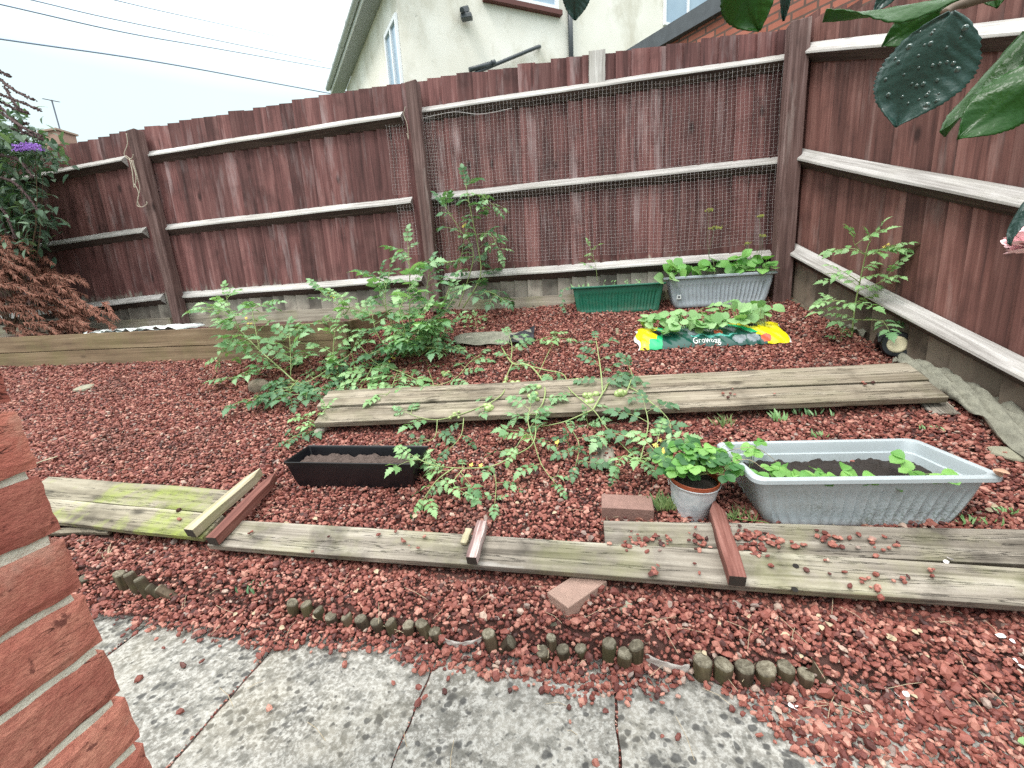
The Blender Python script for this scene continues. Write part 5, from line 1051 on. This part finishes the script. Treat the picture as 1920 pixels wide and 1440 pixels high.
mb = MB(); a = B_((905, 10)); b = B_((1050, 30)); a.z = b.z = 0; p = [a, b, b + NB * .1, a + NB * .1]; mb.hexa([(t.x, t.y, zs - .03) for t in p], [(t.x, t.y, zs + .045) for t in p]); mb.build('window_sill', simple('dark_red_tile_sill', (.11, .028, .022), .6, 20, .3), house)
zr = B_((1243, 48)).z; window(B_, NB, DB, (1243, 30), (1330, 45), zr, zr + 1.2, house, 1, .05)
mb = MB(); t = B_((1068, -60), .06); b = B_((1071, 110), .06); mb.tube([(b.x, b.y, b.z - .6), (b.x, b.y, t.z)], .045, 12); mb.build('downpipe', DGREY, house, smooth=True)
mb = MB(); mb.tube(smooth_path([B_((1012, 88), .02), B_((1006, 89), .10), B_((960, 108), .10), B_((905, 131), .10), B_((870, 148), .10)]), .030, 10); mb.tube([B_((925, 118), .13), B_((880, 131), .13)], .036, 10); mb.tube([B_((928, 117), .13), B_((922, 119), .13)], .045, 10); mb.build('waste_pipe', DGREY, house, smooth=True)
mb = MB(); c = B_((874, 20), .06); mb.box(c, (.10, .1, .10)); c = B_((875, 32), .12); mb.box(c, (.18, .12, .07)); mb.tube([B_((866, 20), .05), B_((866, 18), .2)], .04, 8); mb.build('security_light', DGREY, house, bevel=.01)

# brick extension with dark coping on the right
Q0 = Vector((1.456, 5.82, 0)); Q1 = Vector((.60, 6.67, 0)); zc = 1.2 + Q0.length * math.tan(RAD(26.85)); DX = (Q0 - Q1).normalized(); NX = Vector((DX.y, -DX.x, 0)); NX = NX if NX.dot(-Q0) > 0 else -NX
ext = empty('brick_extension', (2.2, 5.4, 1.0), 'red brick extension with a dark flat roof edge behind the corner post', 'building')
def bm2():
    s = NT('far_brickwork'); v = s.tc.outputs['Object']; sx = s.n('ShaderNodeSeparateXYZ'); s.set(sx.inputs[0], v); al = s.math('ADD', s.math('MULTIPLY', sx.outputs[0], DX.x), s.math('MULTIPLY', sx.outputs[1], DX.y)); cb = s.n('ShaderNodeCombineXYZ'); s.set(cb.inputs[0], al); s.set(cb.inputs[1], sx.outputs[2])
    b = s.n('ShaderNodeTexBrick'); s.set(b.inputs['Vector'], cb.outputs[0]); b.inputs['Scale'].default_value = 1; b.inputs['Brick Width'].default_value = .225; b.inputs['Row Height'].default_value = .075; b.inputs['Mortar Size'].default_value = .011; b.inputs['Color1'].default_value = (.40, .15, .11, 1); b.inputs['Color2'].default_value = (.30, .10, .065, 1); b.inputs['Mortar'].default_value = (.13, .085, .07, 1)
    return s.fin(s.mix(1, b.outputs['Color'], s.mix(s.noise(v, 9, 4), (.75,) * 3, (1.25,) * 3), 'MULTIPLY'), .85, s.bump(b.outputs['Fac'], -.4, .008), .2)
mb = MB(); a, b = Q1, Q0 + DX * 2.6; p = [a, b, b - NX * 2.5, a - NX * 2.5]; mb.hexa([(t.x, t.y, .95) for t in p], [(t.x, t.y, zc - .18) for t in p]); mb.build('wall', bm2(), ext)
mb = MB(); a, b = Q1 - DX * .05, Q0 + DX * 2.65; p = [a + NX * .07, b + NX * .07, b - NX * 2.5, a - NX * 2.5]; mb.hexa([(t.x, t.y, zc - .178) for t in p], [(t.x, t.y, zc) for t in p]); mb.build('roof_edge', simple('dark_flat_roof_edge', (.07, .08, .09), .7, 12, .4), ext)

# distant house: chimney, roof and aerials
cd = Yp((112, 262), 12.0); dh = empty('distant_house', (cd.x, cd.y + 1, 1.0), 'far house whose brick chimney and aerials show over the left end of the back fence', 'house')
CHB = simple('far_chimney_brick', (.34, .21, .17), .9, 6, .3)
mb = MB(); zt_ = Yp((110, 252), 12).z; mb.box((cd.x, cd.y, zt_ - .5), (.62, .5, 1.0)); chm = mb.build('chimney', CHB, dh); mb = MB(); mb.box((cd.x, cd.y, zt_ + .03), (.72, .6, .05)); mb.build('chimney_cap', simple('chimney_cap_stone', (.35, .25, .2), .9), chm)
mb = MB(); zr = zt_ - .95; mb.add([(cd.x - 4, cd.y - 2.4, zr - 1.6), (cd.x + 4, cd.y - 2.4, zr - 1.6), (cd.x + 4, cd.y + .1, zr + .25), (cd.x - 4, cd.y + .1, zr + .25), (cd.x - 4, cd.y + 2.6, zr - 1.6), (cd.x + 4, cd.y + 2.6, zr - 1.6)], [(0, 1, 2, 3), (3, 2, 5, 4), (0, 3, 4), (1, 5, 2), (0, 4, 5, 1)]); mb.build('roof', TILE, dh)
mb = MB(); mb.box((cd.x, cd.y + .1, (zr - 1.6 + .95) / 2), (7.6, 4.6, zr - 1.6 - .95 - .01)); mb.build('wall', CHB, dh)
ALU = simple('grey_aerial_metal', (.12, .13, .18), .5)
def aerial(pm, pt_, y, s_, label):
    a = Yp(pm, y); b = Yp(pt_, y); mb = MB(); mb.tube([a - Vector((0, 0, .3)), b], .02, 6); X = Vector((-.75, .5, .28)).normalized(); S = Vector((.5, .8, 0)).normalized()
    mb.tube([b - X * .15 * s_, b + X * .75 * s_], .016, 5)
    for k in range(8): c = b + X * (k * .1 - .05) * s_; mb.tube([c - S * .2 * s_, c + S * .2 * s_], .008, 4)
    mb.build('aerial', ALU, dh)
aerial((115, 250), (97, 188), 12, .9, ''); aerial((86, 250), (83, 244), 13.5, .5, '')
# overhead cables
CAB = simple('cable_sheath', (.20, .26, .38), .6)
def cable(pts, r, label, ys):
    mb = MB(); P = [Yp(p, y) for p, y in zip(pts, ys)]; X = P[0] - P[1]; P = [P[0] + X * 1.5] + P + [P[-1] + (P[-1] - P[-2]) * 3]; mb.tube(smooth_path(P, 8), r, 6); tag(mb.build('overhead_cable', CAB, smooth=True), label, 'cable', 'overhead cables crossing the sky')
cable([(0, 73), (300, 117), (580, 168)], .018, 'lowest and darkest overhead cable in the sky, ending at the neighbour house', (9, 12, 17))
cable([(60, 0), (200, 33), (370, 68)], .018, 'thin overhead cable highest at the top left of the sky', (12, 15, 20))
cable([(0, 8), (230, 60), (400, 90)], .020, 'overhead cable running in the middle of the sky above the lowest one', (12, 15, 20))
cable([(215, 0), (300, 20), (400, 42)], .018, 'faintest overhead cable at the top middle of the sky', (14, 18, 24))

# ------------------------------------------------------------------ branch hanging into the top right corner
br = empty('apple_branch', Dp((1790, -40), .42), 'branch with large wet green leaves hanging into the top right corner', 'branch')
PROF = [.05, .38, .74, .96, 1, .92, .70, .36, .14, 0]
def bigleaf(p0, p1, d0, d1, wid, mat, side=Vector((0, 0, 0)), curl=.12, fold=.25, n=30, serr=.02, tw=0.0, name='leaf'):
    """serrated leaf along a midrib from p0 (base) to p1 (tip); its face is turned to the open side of the branch"""
    a = Dp(p0, d0); b = Dp(p1, d1); X = (b - a).normalized(); ln = (b - a).length; view = (Vector(EYE) - (a + b) / 2).normalized() + side; Z = (view - X * view.dot(X)).normalized(); Z = Matrix.Rotation(tw, 3, X) @ Z; Y = Z.cross(X); mb = MB(); v = []; M_ = 8
    for i in range(n + 1):
        u = i / n; w = wid * ln * float(np.interp(u, [0, .05, .15, .3, .45, .6, .75, .88, .95, 1], PROF)) + .0005
        for j in range(-M_, M_ + 1):
            t = j / M_; ww = w * (1 + (serr * (1 if i % 2 else -1) if abs(j) == M_ else 0)); x = u + .10 * abs(t) * (1 - u) * min(1, u * 4)
            vein = .00055 * math.sin((u * 9 - abs(t) * 1.6) * 2 * math.pi) * abs(t) * (1 - abs(t) * .4) + .0010 * math.exp(-(t * 9) ** 2)
            z = ln * (fold * abs(t) * wid * .6 - curl * u * u + .02 * math.sin(u * 7 + t * 3)) - ln * .10 * t * t * math.sin(u * 4) + vein; v.append(a + X * (ln * x) + Y * (ww * t) + Z * z)
    m1 = 2 * M_ + 1; mb.add(v, [(i * m1 + j, i * m1 + j + 1, (i + 1) * m1 + j + 1, (i + 1) * m1 + j) for i in range(n) for j in range(2 * M_)])
    o = mb.build(name, mat, br, smooth=True, solid=.0005); return o, v, m1, M_, Z
o, vv, m1, M_, ZZ = bigleaf((1786, 22), (1680, 238), .38, .37, .41, LAPD, Vector((0, 0, .5)), .06, .10, 44, .025)
DROP = NT('water_drop'); DROP = DROP.fin((.03, .08, .068), .04, None, 1.0, Coat_Weight=.4)
mb = MB()
for k in range(34):
    i = random.randint(5, 36); j = random.randint(2, m1 - 3); c = vv[i * m1 + j] + ZZ * .0004; r_ = random.choice((.0007, .0009, .0012, .0016)); n = 12; ring = []
    a1, b1 = perp(ZZ, Vector((1, .3, .2))); s1 = a1.cross(b1); vs = []
    for (e, h) in ((1, 0), (.85, .28), (.5, .45), (0.05, .5)):
        for t in range(n): an = t * 2 * math.pi / n; vs.append(c + (b1 * math.cos(an) + s1 * math.sin(an)) * r_ * e + a1 * (r_ * h))
    mb.add(vs, [(q * n + t, q * n + (t + 1) % n, (q + 1) * n + (t + 1) % n, (q + 1) * n + t) for q in range(3) for t in range(n)] + [tuple(3 * n + t for t in range(n))])
mb.build('water_drops', DROP, o, smooth=True)
bigleaf((1925, 60), (1768, 252), .47, .43, .16, LAPG, Vector((0, 0, 0)), .05, .3, serr=.02, tw=.9)
bigleaf((1990, 110), (1795, 262), .42, .40, .30, LAPG, Vector((0, 0, .1)), .02, .05, 36, .02)
bigleaf((1800, 5), (1545, 32), .42, .40, .14, LAPG, Vector((0, 0, .9)), .05, .5, serr=.02, tw=.5)
bigleaf((1770, 10), (1655, 85), .46, .45, .30, LAPG, Vector((0, 0, .2)), .1, .2)
bigleaf((1380, -75), (1424, 58), .40, .40, .36, LAPG, Vector((0, 0, .1)), .02, .1)
bigleaf((1480, -60), (1469, 40), .45, .45, .10, LAPD)
bigleaf((1085, -65), (1078, 38), .40, .40, .34, LAPD, Vector((0, 0, .1)), .02, .1)
bigleaf((1930, 372), (1880, 447), .52, .50, .13, LAPD, Vector((0, 0, .5)), .3, .5, tw=.6)
bigleaf((1700, -50), (1640, 20), .44, .43, .22, LAPD); bigleaf((1840, -40), (1760, 22), .45, .44, .25, LAPG); bigleaf((1870, -60), (1870, 12), .46, .45, .3, LAPG)
mb = MB()
mb.tube(smooth_path([Dp((2150, -170), .50), Dp((1990, -40), .46), Dp((1860, -10), .43), Dp((1790, 12), .40), Dp((1770, 25), .385)]), [.004] * 8 + [.003] * 6 + [.002] * 7, 6)
mb.tube(smooth_path([Dp((1990, -40), .46), Dp((1700, -110), .45), Dp((1400, -110), .42), Dp((1085, -80), .405)]), .0022, 6); mb.tube(smooth_path([Dp((2150, -170), .5), Dp((2040, 100), .5), Dp((1985, 110), .43), Dp((1930, 70), .47)]), .002, 6); mb.tube(smooth_path([Dp((2040, 100), .5), Dp((2010, 300), .5), Dp((1935, 368), .52)]), .0016, 6)
mb.build('twig', STEMB, br, smooth=True)
ro = empty('pink_rose', Dp((1945, 470), .55), 'pink rose bloom cut by the right edge of the picture', 'rose'); mb = MB(); c = Dp((1934, 462), .60)
for i in range(46):
    th = random.uniform(0, 6.28); e = random.uniform(-.6, 1.2); d = Vector((math.cos(th) * math.cos(e), math.sin(th) * math.cos(e), math.sin(e))); leaflet(mb, c + d * .004, d, Vector((0, 0, 1)) + rv(.3), random.uniform(.010, .017), OVAL, 1.3, -.3, .4)
mb.build('petals', PINK, ro, smooth=True); mb = MB(); mb.tube(smooth_path([c - Vector((0, 0, .01)), c + Vector((.03, .02, -.06)), c + Vector((.10, .05, -.2))]), .0018, 6); mb.build('stem', STEM, ro)

# ------------------------------------------------------------------ small weeds, grass and litter
def tuft(p, n, l, label, mat=LGRS, name='grass_tuft', cat='weed', w=.12, spr=.03):
    c = G(p, .0); c.z = hz(c.x, c.y); mb = MB()
    for i in range(n): leaflet(mb, c + Vector((random.uniform(-spr, spr), random.uniform(-spr, spr) * .6, 0)), Vector((random.uniform(-.7, .7), random.uniform(-.7, .4), 1)), Vector((0, -1, .3)), random.uniform(.5, 1) * l, LANC, w * 2, random.uniform(.2, .9), 0)
    tag(mb.build(name, mat), label, cat)
tuft((1245, 955), 90, .07, 'tuft of thin green grass between the brown block and the bucket', spr=.045)
tuft((1385, 975), 40, .05, 'wispy grass at the left foot of the big trough', spr=.05)
tuft((1820, 975), 28, .03, 'low green weeds at the right foot of the big trough', LTOMB, spr=.07, w=.3)
tuft((1885, 960), 20, .03, 'small bright weed at the right edge beside the grey plank', LTOMB, w=.3)
tuft((1460, 790), 26, .06, 'short weed under the front edge of the long planks', LTOMB, w=.25)
tuft((1520, 775), 22, .045, 'leafy weeds growing under the right half of the long planks', LTOM, w=.25, spr=.09)
tuft((1355, 800), 24, .07, 'thin grass in front of the long planks above the bucket plant', spr=.04)
tuft((1536, 820), 14, .035, 'tiny weed just behind the big trough', LTOMB, w=.3)
tuft((1745, 805), 10, .03, 'tiny yellow green weed in the gravel behind the trough on the right', LTOMB, w=.3, spr=.05)
tuft((200, 1055), 16, .05, 'dry grass in the gravel below the mossy boards', LDRY, spr=.05)
tuft((470, 1120), 20, .03, 'dark patch of moss in the gravel before the long log row', LTOMD, w=.4, spr=.05)
tuft((2, 680), 60, .09, 'green grass at the far left foot of the raised bed', LGRS, spr=.06)
mb = MB()
for i in range(170):
    p = (random.uniform(60, 1900), random.choice((random.uniform(700, 1000), random.uniform(1100, 1430)))); g = G(p, .0)
    if g.y < .5 or not(g.y > np.interp(g.x, EDX, EDY)) and random.random() < .6: continue
    if g.x > 1.55 + .27 * (3.95 - g.y) or (g.x < -1.9 and g.y > 3.1): continue
    g.z = hz(g.x, g.y) + (.016 if g.y > 1.1 else .004); a = random.uniform(0, 6.28); l_ = random.uniform(.015, .06); d = Vector((math.cos(a), math.sin(a), SL * math.sin(a) * (g.y > 1.2))) * l_; mb.tube([g - d, g + Vector((random.uniform(-.006, .006), random.uniform(-.006, .006), .006)), g + d], .0008, 4, False)
for i in range(90):
    g = G((random.uniform(60, 1900), random.uniform(700, 1400)), .0)
    if g.y < EDY[3] or g.x > 1.5 + .27 * (3.95 - g.y) or (g.x < -1.9 and g.y > 3.1): continue
    g.z = hz(g.x, g.y) + .018; leaflet(mb, g, Vector((random.uniform(-1, 1), random.uniform(-1, 1), 0)), Vector((0, -.3, 1)) + rv(.4), random.uniform(.012, .028), OVAL, .8, .2, .3)
tag(mb.build('straw_litter', LDRY), kind='stuff')
for p, lb in (((1690, 1320), 'cluster of white petals in the gravel at lower right'), ((1483, 1337), 'white petal at the edge of the gravel by the last slab'), ((1875, 1203), 'single white petal near the right plank front'), ((1910, 1257), 'larger white petal at the right edge'), ((1775, 1053), 'white petal lying on the grey plank')):
    mb = MB(); c = G(p, .055 if p[1] == 1053 else 0); c.z = max(c.z, 0) + .02 + (.0 if p[1] != 1053 else -.012)
    for k in range(3): leaflet(mb, c + Vector((random.uniform(-.012, .012), random.uniform(-.012, .012), .002 * k)), rv(1), Vector((0, 0, 1)), .014, OVAL, 1.2, .1, .3)
    tag(mb.build('petal', simple('white_petal', (.85, .80, .78), .7), solid=.0005), lb, 'petal', 'fallen white petals')
mb = MB(); c = G((1905, 1405), .0); c.z = .025; leaflet(mb, c, Vector((1, -.2, 0)), Vector((0, 0, 1)), .04, STRO); tag(mb.build('fallen_leaf', LSQ), 'pale green fallen leaf in the bottom right gravel', 'leaf')

# ------------------------------------------------------------------ finally link the gravel (all stones collected above)
GV += gravel()
Vt = np.concatenate([g.reshape(-1, 3) for g in GV]); ns = len(Vt) // 12; Ft = (np.arange(ns)[:, None, None] * 12 + ICF[None]).reshape(-1)
me = bpy.data.meshes.new('gravel'); me.vertices.add(len(Vt)); me.vertices.foreach_set('co', Vt.astype(np.float32).ravel()); me.loops.add(len(Ft)); me.loops.foreach_set('vertex_index', Ft.astype(np.int32)); nf = len(Ft) // 3
me.polygons.add(nf); me.polygons.foreach_set('loop_start', (np.arange(nf) * 3).astype(np.int32)); me.update(calc_edges=True); me.validate(); me.materials.append(GRV)
me.polygons.foreach_set('use_smooth', [False] * len(me.polygons))
go_ = bpy.data.objects.new('gravel', me); COL.objects.link(go_); tag(go_, kind='stuff'); print('stones', ns)
